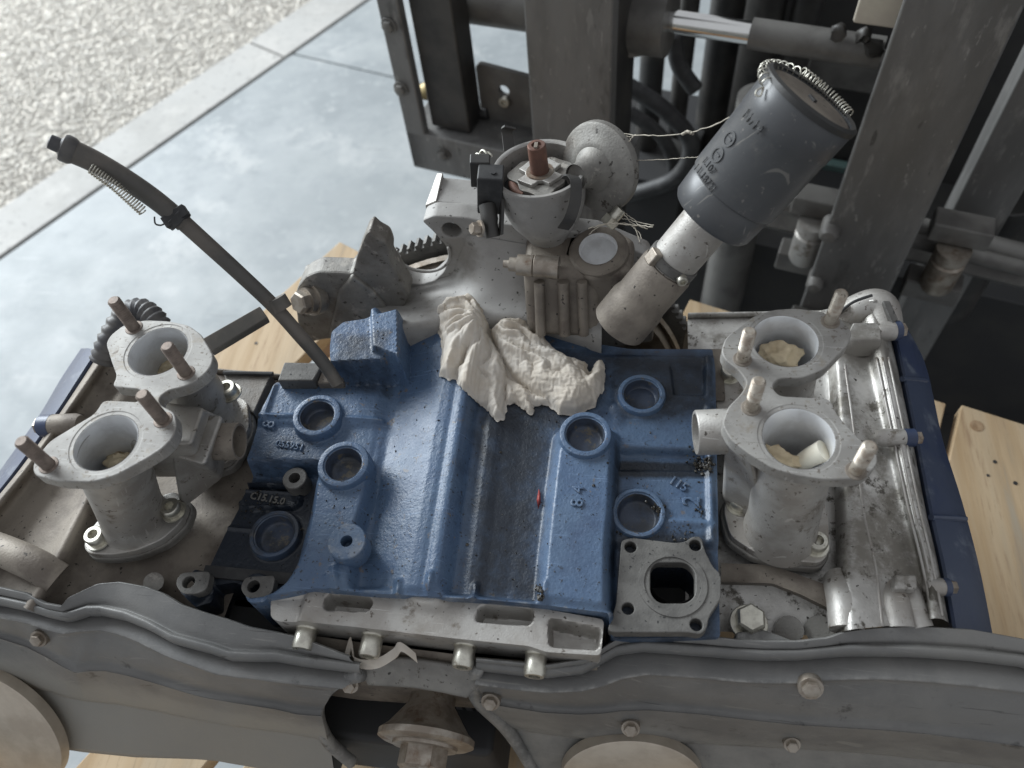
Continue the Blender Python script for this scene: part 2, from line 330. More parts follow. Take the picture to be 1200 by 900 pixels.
m_kerb = material('kerb_concrete', (.36, .355, .34), (.31, .305, .29), .75, 0, 6, bump=.3, bscale=90, extra=[(3, .5, .7, (.41, .40, .38)), (50, .62, .70, (.25, .245, .235))])
m_yard = material('pebble_matrix', (.50, .47, .42), (.42, .395, .35), .9, 0, 60, bump=.5, bscale=150)
m_pebble = material('pebbles', (.47, .45, .41), (.33, .31, .275), .6, 0, 22, (.35, .65), bump=.2, bscale=300, extra=[(34, .58, .66, (.64, .615, .56))])
m_brass = material('yellow_clamp', (.45, .36, .18), (.36, .28, .13), .5, .4, 60, bump=.05)
m_rust = material('rusty_cam', (.17, .085, .06), (.12, .065, .05), .65, .3, 90, bump=.1)
m_grime = material('oily_grime', (.012, .011, .010), (.05, .042, .03), .3, 0, 400, bump=.6, bscale=900)
m_web = material('dusty_cobweb', (.50, .46, .38), (.40, .36, .30), .9, 0, 200, bump=0)
m_leaf = material('red_flake', (.30, .04, .03), (.2, .03, .03), .5, 0, 200, bump=.2)
m_print = material('black_print', (.008, .008, .009), (.01, .01, .01), .6, 0, 50, bump=0)
m_cream = material('cream_plastic', (.62, .58, .48), (.55, .5, .42), .5, 0, 20, bump=.05)
m_disc = material('brushed_disc', (.52, .46, .38), (.44, .38, .31), .42, .55, 40, bump=.05, extra=[(9, .5, .8, (.36, .31, .25))])
m_gasketside = material('dark_hose', (.05, .05, .055), (.09, .085, .08), .5, 0, 60, bump=.1)
m_teal = material('teal_panel', (.10, .16, .15), (.08, .13, .12), .5, 0, 10, bump=0)

# ------------------------------------------------------------------ setting: floor, kerb, yard
ZF = -1.0
def sheet(name, poly, z, mat, label, cat=None):
    mb = MB(); mb.add([(a, b, z) for a, b in poly], [tuple(range(len(poly)))]); o = build(mb, name, mat, smooth=0); o['kind'] = 'structure'; o['label'] = label; return o
e1, e2 = P(0, 245, ZF), P(365, 0, ZF); k1, k2 = P(0, 302, ZF), P(412, 0, ZF)
kd = unit(e2-e1)[:2]; kn = np.array([-kd[1], kd[0]])         # kn points to the yard
if kn[0] > 0: kn = -kn
eo = e1[:2]; ko = k1[:2]
def along(o, s, off): return (o[0]+kd[0]*s+kn[0]*off, o[1]+kd[1]*s+kn[1]*off)
wk = abs((eo-ko)@kn)
jx = (np.array(P(297, 52, ZF)[:2])-eo)@kd                      # joint across the kerb
def slab(name, polys, ztop, zbot, mat, label, piece=None):
    g = None
    mb = MB()
    for poly in polys: mb.hexa([(a, b, zbot) for a, b in poly], [(a, b, ztop) for a, b in poly])
    o = build(mb, name, mat, smooth=30, bevel=.004); o['kind'] = 'structure'; o['label'] = label; return o
sheet('ground', [(-8.4, -4.4), (5.4, -4.4), (5.4, 7.4), (-8.4, 7.4)], ZF-.05, m_yard, 'rough ground under the slabs')
# floor cast in bays, joints left open
j1a, j1b = P(297, 52, ZF), P(470, 92, ZF); jd = unit((j1b-j1a))[:2]; jn = np.array([-jd[1], jd[0]])
def jline(t, off): return (j1a[0]+jd[0]*t+jn[0]*off, j1a[1]+jd[1]*t+jn[1]*off)
ks = (np.array(k1[:2])-eo)@kn
A0 = along(eo, jx, ks-.006)
def kint(off):  # where the joint line meets the kerb
    o = np.array(jline(0, off)); t = ((np.array(A0)-o)@kn)/(jd@kn); return tuple(o+jd*t)
g = .003
bayA = [kint(-g), jline(9, -g), jline(9, -9), kint(-9)]
bayB = [kint(g), kint(9), jline(9, 9), jline(9, g)]
if jn@np.array([0, 1]) < 0: bayA, bayB = bayA, bayB
slab('concrete_floor', [bayA, bayB], ZF, ZF-.045, m_concrete, 'pale blue-grey trowelled concrete floor with an open joint')
slab('kerb_strip', [[along(eo, -6, -.004), along(eo, jx-.004, -.004), along(eo, jx-.004, ks+.002), along(eo, -6, ks+.002)],
                    [along(eo, jx+.004, -.004), along(eo, 9, -.004), along(eo, 9, ks+.002), along(eo, jx+.004, ks+.002)]], ZF+.004, ZF-.045, m_kerb, 'grey concrete edging strip between floor and pebble yard')
sheet('pebble_yard', [along(eo, -6, .012), along(eo, 9, .012), along(eo, 9, 8), along(eo, -6, 8)], ZF-.012, m_yard, 'exposed pebble concrete yard beyond the edging strip')
# exposed pebbles
mb = MB()
ico = bmesh.new(); bmesh.ops.create_icosphere(ico, subdivisions=1, radius=1); iv = np.array([v.co[:] for v in ico.verts]); ifc = [tuple(v.index for v in f.verts) for f in ico.faces]; ico.free()
vv = []; ff = []
cnt = 0
inv = lambda p: None
for k in range(150000):
    s = rng.uniform(-1.2, 3.0); off = rng.uniform(.02, 2.6); x, y = along(eo, s, off)
    q = M@np.array([x, y, ZF])+p0
    px, py = 600+F*q[0]/q[2], 450+F*q[1]/q[2]
    if px < -60 or px > 420 or py < -60 or py > 260: continue
    r = rng.uniform(.0032, .0078); a = rng.uniform(0, 6.28); sc = np.array([1, rng.uniform(.6, .95), rng.uniform(.35, .6)])*r
    p = iv*sc*(1+rng.uniform(-.12, .12, (len(iv), 1))); p = np.column_stack([p[:, 0]*math.cos(a)-p[:, 1]*math.sin(a), p[:, 0]*math.sin(a)+p[:, 1]*math.cos(a), p[:, 2]])
    o = len(vv); vv += (p+np.array([x, y, ZF-.011+rng.uniform(-.001, .0015)])).tolist(); ff += [tuple(i+o for i in f) for f in ifc]; cnt += 1
    if cnt > 27000: break
mb.add(vv, ff); o = build(mb, 'yard_pebbles', m_pebble, smooth=180, fixn=False); tag(o, 'pale rounded pebbles set in the yard surface', None, kind='stuff')
# low step of the yard in the far corner
st1, st2 = P(0, 42, ZF+.03), P(70, 0, ZF+.03)

# ------------------------------------------------------------------ pallet
pal = empty('pallet', (0, .1, -.42), 'pale pine pallet of rough boards carrying the engine', 'pallet')
ZP = -.28
def board(name, corners, ztop, thick, mat=m_wood):
    mb = MB(); mb.hexa([(a, b, ztop-thick) for a, b in corners], [(a, b, ztop) for a, b in corners])
    return build(mb, name, mat, pal, smooth=30, bevel=.0015)
def plank_line(o, ang, w, l0, l1, ztop=ZP, thick=.021):
    ld = np.array([math.sin(ang), math.cos(ang)]); wd = np.array([ld[1], -ld[0]]); o = np.array(o[:2])
    c = [o+ld*l0, o+ld*l0+wd*w, o+ld*l1+wd*w, o+ld*l1]; b = board('plank', c, ztop, thick); return b
a1 = P(255, 412, ZP); a2 = P(398, 283, ZP); angL = math.atan2(a2[0]-a1[0], a2[1]-a1[1]); LL = np.linalg.norm((a2-a1)[:2])
wdL = np.array([math.cos(angL), -math.sin(angL)])
plank_line(a1, angL, .098, -.62, LL)
for k in range(1, 4): plank_line(np.array(a1[:2])+wdL*(.098+.03)*k, angL, .098, -.62-.05*k, LL-.02*k)
b1 = P(1127, 474, ZP); b2 = P(1200, 497, ZP); eD = unit((b2-b1)[:2]); angR = math.atan2(-eD[1], eD[0])
plank_line(b1, angR, .145, -.85, 0)
wdR = np.array([math.cos(angR), -math.sin(angR)])
plank_line(np.array(b1[:2])-wdR*.16, angR, .145, -.85, -.005)
plank_line(np.array(b1[:2])+wdR*.16, angR, .145, -.85, -.003)
plank_line(np.array(b1[:2])-wdR*.32, angR, .145, -.85, .03)
def nail(px, py, r_, mat, name):
    c = P(px, py, ZP+.0004); r_ = r_*.75; mb = MB(); mb.lathe([(0, -.0002), (r_*.5, .0), (r_*.8, .0003), (r_, 0), (r_, -.001)], c, (0, 0, 1), 14); return build(mb, name, mat, pal)
for px, py, r_ in ((1158, 557, .0022), (1190, 566, .003), (1166, 541, .0028), (376, 316, .003), (392, 315, .003), (404, 315, .003), (300, 402, .0028)): nail(px, py, r_, m_fork, 'nail')
m_knot = material('wood_knot', (.36, .25, .15), (.27, .17, .09), .7, 0, 220, bump=.1)
nail(1145, 499, .0095, m_knot, 'knot')
# bottom-left boards seen under the engine
for cx, w in ((-.60, .13), (-.425, .085), (-.30, .09)):
    pass
for l in (-.42, -.02, .30):     # bearers across
    ld = np.array([math.sin(angR), math.cos(angR)]); o = np.array([0, 0])+ld*l
    board('bearer', [o-wdR*.50-ld*.045, o+wdR*.56-ld*.045, o+wdR*.56+ld*.045, o-wdR*.50+ld*.045], ZP-.0215, .09, m_woodedge)

# ------------------------------------------------------------------ engine
eng = empty('engine', (0, .05, ZP), 'flat four engine with blue painted block and bare alloy heads standing on the pallet', 'engine')

# --- crankcase deck (height field)
OUT = [(318, 699), (345, 668), (316, 672), (283, 677), (281, 690), (290, 703), (318, 703)]
outline = [(318, 703), (290, 704), (281, 693), (283, 678), (262, 668), (236, 672), (233, 692), (212, 698), (203, 686), (210, 671), (228, 655), (250, 610), (278, 560), (293, 520), (305, 480), (323, 447),
           (398, 452), (397, 430), (399, 413), (412, 402), (438, 398), (452, 391), (500, 384), (560, 376), (640, 378), (700, 398), (740, 404), (790, 404), (836, 404), (839, 430), (841, 540), (843, 640), (846, 742),
           (716, 744), (713, 723), (640, 714), (575, 708), (440, 700), (372, 694)]
ol = arc_poly(pxz(outline, -.006), .002, 3)
h = HF(ol, .00105)
X = h.X
def q(pts, z=0): return np.array(pxz(pts, z))
h.z[:] = -.007
x_, y_ = X[:, 0], X[:, 1]
# left rear deck lower shelf and pit
h.lay(sd_poly(X, q([(240, 488), (445, 492), (430, 560), (360, 560), (280, 760), (150, 760)])), -.0095, .006)
h.lay(sd_poly(X, q([(200, 541), (376, 543), (372, 560), (340, 690), (150, 720)], -.01)), -.028, .006)
# plate with part number, in the pit
pl = np.array(pxz(arc_poly([(276, 573), (356, 577), (351, 596), (280, 597)], 8, 3), -.026)); sdp = sd_poly(X, pl); h.lay(sdp, -.0235, .0025); h.lay(sdp+.0025, -.0252, .0015)
h.lay(sd_line(X, q([(278, 568), (340, 571)], -.026))-.0012, -.0215, .002)
# ribs in the lower left
h.lay(sd_line(X, q([(255, 617), (300, 622)], -.028))-.001, -.026, .003)
# valley and ridge : profile from a line along y
rid = q([(547, 440), (528, 560), (506, 700)], 0); rx = np.interp(y_, rid[::-1, 1], rid[::-1, 0]); u = x_-rx
prof = np.interp(u, [-.080, -.066, -.052, -.016, -.010, -.006, -.003, .000, .003, .006, .011, .016, .021, .026, .032, .045, .3],
                    [-.012, -.0125, -.011, .0035, .0042, .0038, .0055, .0062, .0055, .002, -.0065, -.0078, -.0062, -.0065, -.0085, -.010, -.010])
reg = sd_poly(X, q([(455, 360), (450, 440), (438, 520), (428, 580), (420, 700), (380, 760), (860, 780), (860, 380), (700, 350)]))
h.lay(reg, prof, .012)
# right-hand deck
h.lay(sd_poly(X, q([(722, 350), (720, 470), (717, 800), (900, 800), (900, 350)], -.008)), -.0095, .006)
h.lay(sd_poly(X, q([(724, 528), (822, 530), (834, 552), (722, 551)], -.012)), -.0165, .005)
h.lay(sd_poly(X, q([(786, 428), (828, 430), (826, 463), (790, 462)], -.01)), -.0125, .003)
h.lay(sd_line(X, q([(829, 405), (832, 540), (835, 645), (838, 735)], -.008))-.0022, -.0068, .004)
h.lay(sd_line(X, q([(722, 477), (835, 470)], -.009))-.0035, -.0082, .006)
h.lay(sd_poly(X, q([(715, 640), (900, 640), (900, 800), (715, 800)], -.012)), -.0135, .006)
h.lay(sd_line(X, q([(784, 613), (836, 617)], -.012))-.0018, -.0075, .005)
# rear ledge
h.lay(sd_poly(X, q([(690, 380), (845, 380), (845, 416), (690, 414)], -.008)), -.0115, .004)
# columns
colL = arc_poly(q([(372, 548), (434, 552), (430, 580), (418, 620), (410, 690), (318, 712), (314, 698), (338, 676), (352, 648), (364, 600)], .002), .006, 4)
h.lay(sd_poly(X, colL), .0035, .0075)
colR = arc_poly(q([(654, 500), (722, 500), (718, 600), (714, 640), (714, 740), (630, 712), (637, 640), (646, 560)], .002), .006, 4)
h.lay(sd_poly(X, colR), .0045, .0095)
# ribs at L1 ring
h.lay(sd_line(X, q([(404, 488), (446, 491)], -.005))-.0012, -.0045, .0045)
h.lay(sd_line(X, q([(303, 485), (340, 486)], -.005))-.0012, -.0045, .0045)
h.lay(sd_line(X, q([(322, 452), (308, 490)], -.006))-.0012, -.0045, .0045)
# front lip and gussets
lip = q([(316, 700), (372, 690), (440, 694), (490, 699), (575, 704), (640, 709), (714, 720)], .0)
h.lay(sd_line(X, lip)-.003, .0015, .006)
for a, b, l in ((386, 683, 16), (393, 676, 20), (468, 688, 16), (506, 683, 18), (556, 690, 22), (636, 690, 14)):
    g0, g1 = P(a, b-l*.35, 0)[:2], P(a+(3 if a < 430 else -2), b+14, 0)[:2]; h.add(sd_line(X, [g0, g1])-.0012, .004, .006)
# rear-left block
h.lay(sd_poly(X, arc_poly(q([(392, 310), (466, 310), (474, 420), (464, 445), (404, 448), (390, 448)], -.005), .006, 3)), .020, .004)
h.lay(sd_poly(X, q([(432, 300), (468, 300), (470, 425), (438, 412)], .020)), .027, .003)
h.lay(sd_poly(X, q([(452, 300), (720, 300), (720, 372), (640, 366), (560, 366), (500, 376), (455, 388)], .0)), .006, .01)
# core plug rings
RINGS = []
def rg(px, py, zt, zi, ri, ro, w_out=.004, **k):
    c = P(px, py, zt)[:2]; h.ring(c, ro-.0022, ro-.0004, zt-.0012, zi-.006, w_out=w_out, w_in=.0014); RINGS.append((c, zt, zi, ri, ro)); return c
rL1 = rg(371, 486, -.0015, -.0125, .0128, .0180, lip=.0009)
rL2 = rg(402, 543, .0085, -.004, .0129, .0180, lip=.0009, w_out=.003)
rL3 = rg(321, 625, -.022, -.031, .0138, .0178, lip=.0008)
rR1 = rg(752, 461, -.005, -.0135, .0128, .0172, lip=.0006, w_out=.006)
rR2 = rg(686, 508, .0085, -.002, .0132, .0180, lip=.0007, w_out=.0035)
rR3 = rg(748, 600, -.006, -.0165, .0140, .0178, lip=.0007, w_out=.005)
# lugs at the lower left
for px, py in ((223, 683), (299, 688)):
    c = P(px, py, -.018)[:2]; h.ring(c, .0042, .0105, -.016, -.035, w_out=.004, w_in=.001)
h.lay(sd_poly(X, q([(766, 657), (806, 657), (817, 668), (817, 700), (807, 709), (770, 709), (760, 698), (760, 666)], -.004)), -.06, .002)
# oily grime on the valley, pit and right deck; other patches only darker
def patch(pts, w, a_): return a_*sstep(.5-sd_poly(X, q(pts))/w)
h.dirt = np.zeros(len(X))
for pts, w, a_ in (([(560, 440), (548, 560), (540, 700), (640, 712), (640, 600), (650, 500), (700, 470), (740, 400), (640, 400)], .040, .74), ([(270, 541), (372, 545), (366, 600), (335, 668), (215, 700), (190, 680)], .014, .88),
                   ([(716, 505), (727, 520), (724, 640), (712, 740), (704, 600)], .010, .85), ([(700, 400), (845, 400), (838, 480), (725, 490)], .03, .66), ([(725, 526), (838, 528), (836, 553), (722, 552)], .007, .8),
                   ([(400, 410), (470, 410), (455, 460), (400, 452)], .012, .55), ([(722, 615), (840, 615), (846, 745), (715, 745)], .02, .68), ([(720, 575), (780, 580), (775, 640), (715, 640)], .02, .68), ([(290, 495), (360, 500), (420, 540), (360, 545), (285, 541)], .02, .35)):
    h.dirt = np.maximum(h.dirt, patch(pts, w, a_))
colm = np.maximum(sstep(.5-sd_poly(X, colR)/.008), sstep(.5-sd_poly(X, colL)/.006)); h.dirt = h.dirt*(1-colm); h.dirt = np.maximum(h.dirt, patch([(760, 652), (812, 652), (820, 664), (820, 704), (812, 713), (764, 713), (756, 700), (756, 662)], .002, 1.6))  # last patch paints the pump hole walls dark, as a shaded bore
block = link('crankcase', h.mesh('crankcase', -.12), m_blue, eng, smooth=50, fixn=False)
for c, zt, zi, ri, ro in RINGS:
    mb = MB(); mb.lathe([(ri-.0001, zt-.003), (ri, zt-.0014), (ri+.0009, zt-.0011), (ri+.0010, zt-.0001), (ri+.0014, zt+.0003), (ro-.0014, zt+.0003), (ro-.0005, zt+.0000), (ro, zt-.0010), (ro+.0006, zt-.004), (ro+.0012, zt-.010)], (c[0], c[1], 0), (0, 0, 1), 56); o = build(mb, 'plug_seat', m_seat if abs(zt+.022) < 1e-6 else m_blue, block, smooth=28)
    mb = MB(); mb.lathe([(0, zi+.0006), (ri*.5, zi+.0003), (ri*.8, zi), (ri-.0020, zi+.0004), (ri-.0008, zi+.002), (ri-.0004, zt-.0022), (ri-.0002, zt-.0012), (ri, zt-.0012)], (c[0], c[1], 0), (0, 0, 1), 48); build(mb, 'core_plug', m_plug, block, smooth=40)
def hfz(px, py, z=0):
    p = P(px, py, z)[:2]; i = np.argmin(((h.X-p)**2).sum(1)); return h.z[i]
def on_deck(px, py):
    z = 0.
    for _ in range(4): z = hfz(px, py, z)
    return P(px, py, z)
# lug faces (bare metal), boss, silver boss
def washer_boss(px, py, z, ro, ri, hgt, mat, name='bolt_boss', seg=36):
    c = P(px, py, z); mb = MB(); mb.lathe([(0, -.012), (ri, -.012), (ri, 0), (ro-.0006, 0), (ro, -.0006), (ro*1.02, -hgt)], c, (0, 0, 1), seg); return build(mb, name, mat, block, smooth=40)
washer_boss(406, 634, .0135, .0124, .0040, .016, m_blue)
washer_boss(345, 560, -.014, .0088, .0042, .018, m_plate)
for px, py in ((223, 682), (299, 687)):
    lp = arc_poly(pxz([(px-18, py+2), (px-12, py-11), (px+24, py-13), (px+20, py+8), (px+8, py+14), (px-10, py+14)], -.0155), .004, 4)
    c = P(px-2, py, -.0155)
    link('mounting_lug', plate_z([lp, circ(c[0], c[1], .0042, 24)], -.0155, .008, .0005), m_plate, block)
# raised cast lettering
def cast_text(s, px, py, size, rot, tilt=0, name='cast_numeral', mat=m_blue):
    p = on_deck(px, py); me = text_mesh(s, size, .0006, .00045, Matrix.Translation((p[0], p[1], p[2]+.0007))@Matrix.Rotation(rot, 4, 'Z'), -.0002); return link(name, me, mat, block, smooth=60)
cast_text('8', 316, 498, .0135, R(84)); cast_text('055951', 340, 523, .0075, R(-6)); cast_text('C15.15.0', 314, 585, .0075, R(-6), mat=m_plate)
cast_text('8', 677, 590, .0115, R(90)); cast_text('4', 678, 574, .0105, R(90)); cast_text('115', 795, 568, .009, R(-30)); cast_text('2', 811, 588, .016, R(84))
# front-left tab plate
mb = MB(); t0 = [P(325, 446, .004), P(367, 446, .004), P(376, 430, .006), P(375, 425, .006), P(333, 424, .006)]; mb.hexa([p-np.array([0, 0, .012]) for p in t0], t0)
build(mb, 'mounting_tab', m_plate, eng, bevel=.0012)
mb = MB(); t0 = [P(371, 449, .0), P(402, 449, .0), P(402, 434, .004), P(379, 430, .004)]; mb.hexa([p-np.array([0, 0, .02]) for p in t0], t0)
build(mb, 'mounting_block', m_aludark, eng, bevel=.0012)

# --- square pump flange on the front right of the block
fz = -.004
fl = arc_poly(pxz([(728, 633), (741, 630), (790, 636), (803, 635), (812, 628), (822, 629), (826, 645), (836, 665), (845, 672), (845, 702), (838, 712), (831, 722), (828, 738), (820, 744), (808, 741), (718, 741), (712, 738), (722, 708), (725, 670)], fz), .003, 3)
hole = arc_poly(pxz([(768, 659), (804, 659), (815, 670), (815, 698), (805, 707), (772, 707), (762, 696), (762, 668)], fz), .006, 5)
bh = [circ(*P(a, b, fz)[:2], .0038, 24) for a, b in ((739, 641), (815, 639), (736, 713), (816, 732))]
fpl = link('pump_flange', plate_z([fl, hole]+bh, fz, .009, .0006), m_plate, eng)
mb = MB(); c = P(788, 684, fz); mb.lathe([(.0215, .0), (.0212, .0012), (.0175, .0012), (.0172, .0)], c-np.array([0, 0, .0004]), (0, 0, 1), 48); build(mb, 'seal_land', m_plate, fpl)
mb = MB(); c = P(788, 684, -.02); mb.lathe([(.0, -.03), (.0158, -.03), (.0158, .010)], c, (0, 0, 1), 32); build(mb, 'pump_bore', m_fdark, fpl)

# --- front plate under the deck
zp = -.006
fo = [(316, 702), (325, 697), (372, 692), (440, 699), (500, 702), (575, 708), (640, 714), (708, 726), (704, 768), (640, 764), (620, 757), (532, 748), (420, 735), (352, 728), (324, 727), (316, 722)]
hp = HF(arc_poly(pxz(fo, zp), .003, 4), .0009); XX = hp.X; hp.z[:] = zp
def q2(pts): return np.array(pxz(pts, zp))
hp.lay(sd_poly(XX, q2([(308, 700), (357, 698), (350, 740), (300, 740)]))-.0, zp-.002, .003)
for pts in ([(384, 697), (436, 703), (431, 715), (380, 713)], [(563, 711), (625, 716), (621, 731), (558, 727)], [(644, 726), (703, 738), (700, 760), (645, 756)]):
    hp.lay(sd_poly(XX, arc_poly(q2(pts), .003, 3)), zp-.016, .003)
bc = P(500, 703, zp)[:2]; hp.add(np.linalg.norm((XX-bc)*np.array([.55, 1]), axis=1)-.006, .005, .005)
hp.lay(sd_line(XX, q2([(366, 695), (356, 727)]))-.004, zp+.0015, .005)
fp = link('front_plate', hp.mesh('front_plate', -.034), m_alu, eng, smooth=50, fixn=False)
for px, py in ((361, 734), (438, 742), (546, 754), (629, 764)):
    o = PY(px, py, P(px, py, -.022)[1]); o = P(px, py, -.020); mb = MB(); mb.lathe([(0, .0025), (.0072, .0025), (.0074, .0018), (.0074, 0)], o, (0, -1, 0), 24); mb.capscrew(o+np.array([0, -.002, 0]), (0, -1, 0), .0068, .013); build(mb, 'cap_screw', m_zinc, fp, smooth=45)
# below the front plate: housing block and guard
mb = MB(); mb.grid(loft([row([(330, 742), (360, 744), (430, 754), (560, 770), (700, 780)], -.03), row([(330, 760), (353, 772), (420, 785), (560, 800), (700, 800)], -.05), row([(330, 800), (353, 810), (420, 820), (560, 830), (700, 820)], -.12)], 20, 3))
build(mb, 'lower_housing', m_aludark, eng)
g1 = row([(420, 766), (450, 770), (490, 774), (530, 780), (565, 788)], -.030); g2 = row([(424, 785), (450, 786), (490, 790), (530, 797), (562, 802)], -.038)
g3 = row([(431, 803), (450, 804), (485, 806), (520, 812), (547, 818)], -.045)
gg = loft([g1, g2, g3], 24, 4); mb = MB(); mb.grid(gg); gd = build(mb, 'belt_guard', m_alugrey, eng); so = gd.modifiers.new('solid', 'SOLIDIFY'); so.thickness = .003
# --- crank pulley and belt
ctr = P(500, 862, -.095); ax = np.array([-.0, -1., 0])
mb = MB(); mb.lathe([(0, .006), (.024, .006), (.030, .0055), (.033, .004), (.033, .0), (.028, -.004), (.016, -.02), (.016, -.06)], ctr, ax, 48)
pul = build(mb, 'crank_pulley', m_steel, eng)
mb = MB(); mb.lathe([(0, .008), (.022, .008), (.0225, .006), (.0225, .004)], ctr, ax, 40); mb.hexbolt(ctr+ax*.008, ax, .0165, .014); build(mb, 'crank_bolt', m_steel, pul)
bc0 = P(440, 850, -.12)
mb = MB()
pts = [PY(405, 842, -.085)+np.array([0, 0, 0]), PY(455, 842, -.085)]
for k in range(16):
    mb.box(ctr+np.array([-.055+.0075*k, .040, -.035]), .0024, .012, .05)
mb.box(ctr+np.array([0, .054, -.035]), .075, .002, .06)
build(mb, 'timing_belt', m_black, eng)
mb = MB(); mb.box(ctr+np.array([0, .075, -.02]), .16, .004, .09); build(mb, 'belt_backplate', m_black, eng)

mb = MB(); mb.box((-.03, .06, -.20), .155, .12, .079); build(mb, 'sump', m_fdark, eng, bevel=.006)
mb = MB(); mb.box((-.03, -.058, -.16), .17, .006, .10); build(mb, 'front_case_fill', m_fdark, eng, bevel=.002)
mb = MB(); mb.box((-.085, -.085, -.205), .075, .042, .065); mb.box((.0, -.06, -.2), .05, .02, .06); build(mb, 'cavity_shade_fill', m_fdark, eng, bevel=.006)  # dark boxes added so the belt cavity reads as shade
mb = MB(); mb.box((-.165, -.062, -.13), .07, .016, .07); build(mb, 'front_case_fill', m_fdark, eng, bevel=.004)  # dark block filling the shaded gap below the lugs
# --- timing covers
def cover(A, B, D, E_, G, Hh, name, bolts, zA=-.018, zB=-.022, zz=(-.037, -.068, -.12, -.17), dust_k=.45):
    v = lambda *q_: np.array(q_)
    N_ = 120; rs = lambda a, z: resample(row(a, z), N_)
    a3, b3, d3, e3, g3, h3 = rs(A, zA), rs(B, zB), rs(D, zz[0]), rs(E_, zz[1]), rs(G, zz[2]), rs(Hh, zz[3])
    a0 = a3+v(0, .002, -.012); a00 = a3+v(0, .002, -.09)
    lip = b3+v(0, -.0014, -.0085); rec = b3+v(0, .0060, -.0105); rec2 = b3+v(0, .0052, -.0125)
    e2 = e3+v(0, -.0035, -.0012); e1 = e3+v(0, .0, .0008)
    rows = [a00, a0, a3+v(0, .0006, -.0008), a3+v(0, -.0008, .0), .5*a3+.5*b3+v(0, 0, -.0012), b3+v(0, .0045, -.0022), b3+v(0, .0034, -.0004), b3+v(0, .0016, .0008), b3+v(0, -.0004, -.0004), b3+v(0, -.0016, -.0030), b3+v(0, -.0017, -.006), lip, lip+v(0, .0012, -.0012), rec+v(0, -.001, .0004), rec, rec2, .45*rec2+.55*d3+v(0, -.007, .003), d3, .5*d3+.5*e3+v(0, -.001, 0), e1, e2, e2+v(0, -.0006, -.0012), .5*e2+.5*g3, g3, g3+v(0, .002, -.001), h3+v(0, .0, .002), h3, h3+v(0, .004, -.004), h3+v(0, .03, -.01)]
    g = np.array(rows); g = np.array([catmull(g[:, k], 4) for k in range(N_)]).transpose(1, 0, 2)
    mb = MB(); mb.grid(g); o = build(mb, name, m_plastic, eng, smooth=180)
    at_ = o.data.attributes.new('dirt', 'FLOAT', 'POINT'); zz_ = np.array([v_.co.z for v_ in o.data.vertices]); at_.data.foreach_set('value', (.95*sstep((-.066-zz_)/.05)*dust_k).astype(np.float32))
    for px, py, z, r in bolts:
        mb = MB(); p = P(px, py, z); mb.lathe([(0, .001), (r*1.35, .001), (r*1.4, 0), (r*1.4, -.004)], p, (0, -.75, .66), 20); mb.hexbolt(p, (0, -.75, .66), r, .0045); build(mb, 'cover_bolt', m_steel, o)
    return o
LA = [(-60, 683), (0, 689), (32, 696), (51, 707), (72, 711), (80, 701), (99, 692), (115, 685), (139, 683), (171, 689), (192, 697), (213, 710), (240, 719), (267, 727), (293, 736), (320, 741), (352, 748), (410, 770)]
LA0 = [(a, b+2, -.09) for a, b in LA]
LB = [(-60, 697), (0, 704), (32, 711), (55, 718), (74, 722), (84, 720), (99, 715), (116, 715), (144, 721), (171, 732), (200, 748), (222, 754), (245, 760), (268, 768), (295, 769), (321, 769), (355, 775), (421, 783)]
LC = [(a, b+9) for a, b in LB]
LD = [(-60, 716), (0, 722), (32, 728), (55, 736), (72, 742), (82, 742), (99, 740), (116, 738), (146, 745), (172, 757), (201, 771), (224, 780), (246, 788), (270, 793), (296, 797), (322, 800), (352, 803), (392, 806)]
LE = [(-60, 735), (0, 742), (32, 752), (58, 765), (75, 775), (90, 782), (105, 780), (125, 780), (150, 785), (176, 792), (203, 800), (226, 807), (248, 812), (272, 816), (298, 820), (324, 824), (350, 830), (378, 832)]
LG = [(-60, 790), (0, 800), (40, 806), (62, 812), (80, 818), (100, 822), (120, 824), (140, 826), (160, 830), (185, 834), (210, 840), (232, 844), (254, 848), (276, 852), (300, 855), (326, 858), (350, 862), (384, 868)]
LH = [(-60, 852), (0, 860), (40, 868), (62, 872), (80, 875), (100, 878), (120, 880), (140, 882), (160, 884), (185, 885), (210, 886), (232, 887), (254, 889), (276, 893), (300, 897), (326, 902), (352, 908), (394, 915)]
lcov = cover(LA, LB, LD, LE, LG, LH, 'timing_cover', [(46, 748, -.046, .0045), (410, 802, -.05, .0045)], dust_k=1.)
RA = [(558, 772), (600, 776), (640, 780), (690, 772), (712, 756), (730, 746), (765, 741), (820, 745), (860, 750), (895, 752), (935, 752), (970, 748), (990, 741), (1025, 737), (1075, 735), (1140, 739), (1200, 750), (1260, 768)]
RB = [(558, 779), (600, 784), (640, 788), (684, 783), (704, 772), (724, 761), (755, 757), (822, 762), (860, 765), (895, 767), (935, 767), (970, 764), (995, 762), (1030, 762), (1078, 763), (1140, 767), (1200, 774), (1260, 792)]
RC = [(a, b+11) for a, b in RB]
RD = [(557, 800), (600, 806), (640, 810), (680, 810), (708, 806), (730, 798), (760, 793), (824, 797), (860, 801), (895, 803), (935, 803), (970, 800), (1000, 799), (1035, 799), (1082, 802), (1142, 808), (1204, 816), (1262, 836)]
RE = [(557, 815), (600, 822), (640, 828), (678, 830), (706, 829), (730, 826), (760, 825), (824, 830), (860, 834), (895, 838), (935, 842), (970, 844), (1000, 846), (1035, 848), (1082, 852), (1142, 859), (1204, 868), (1262, 890)]
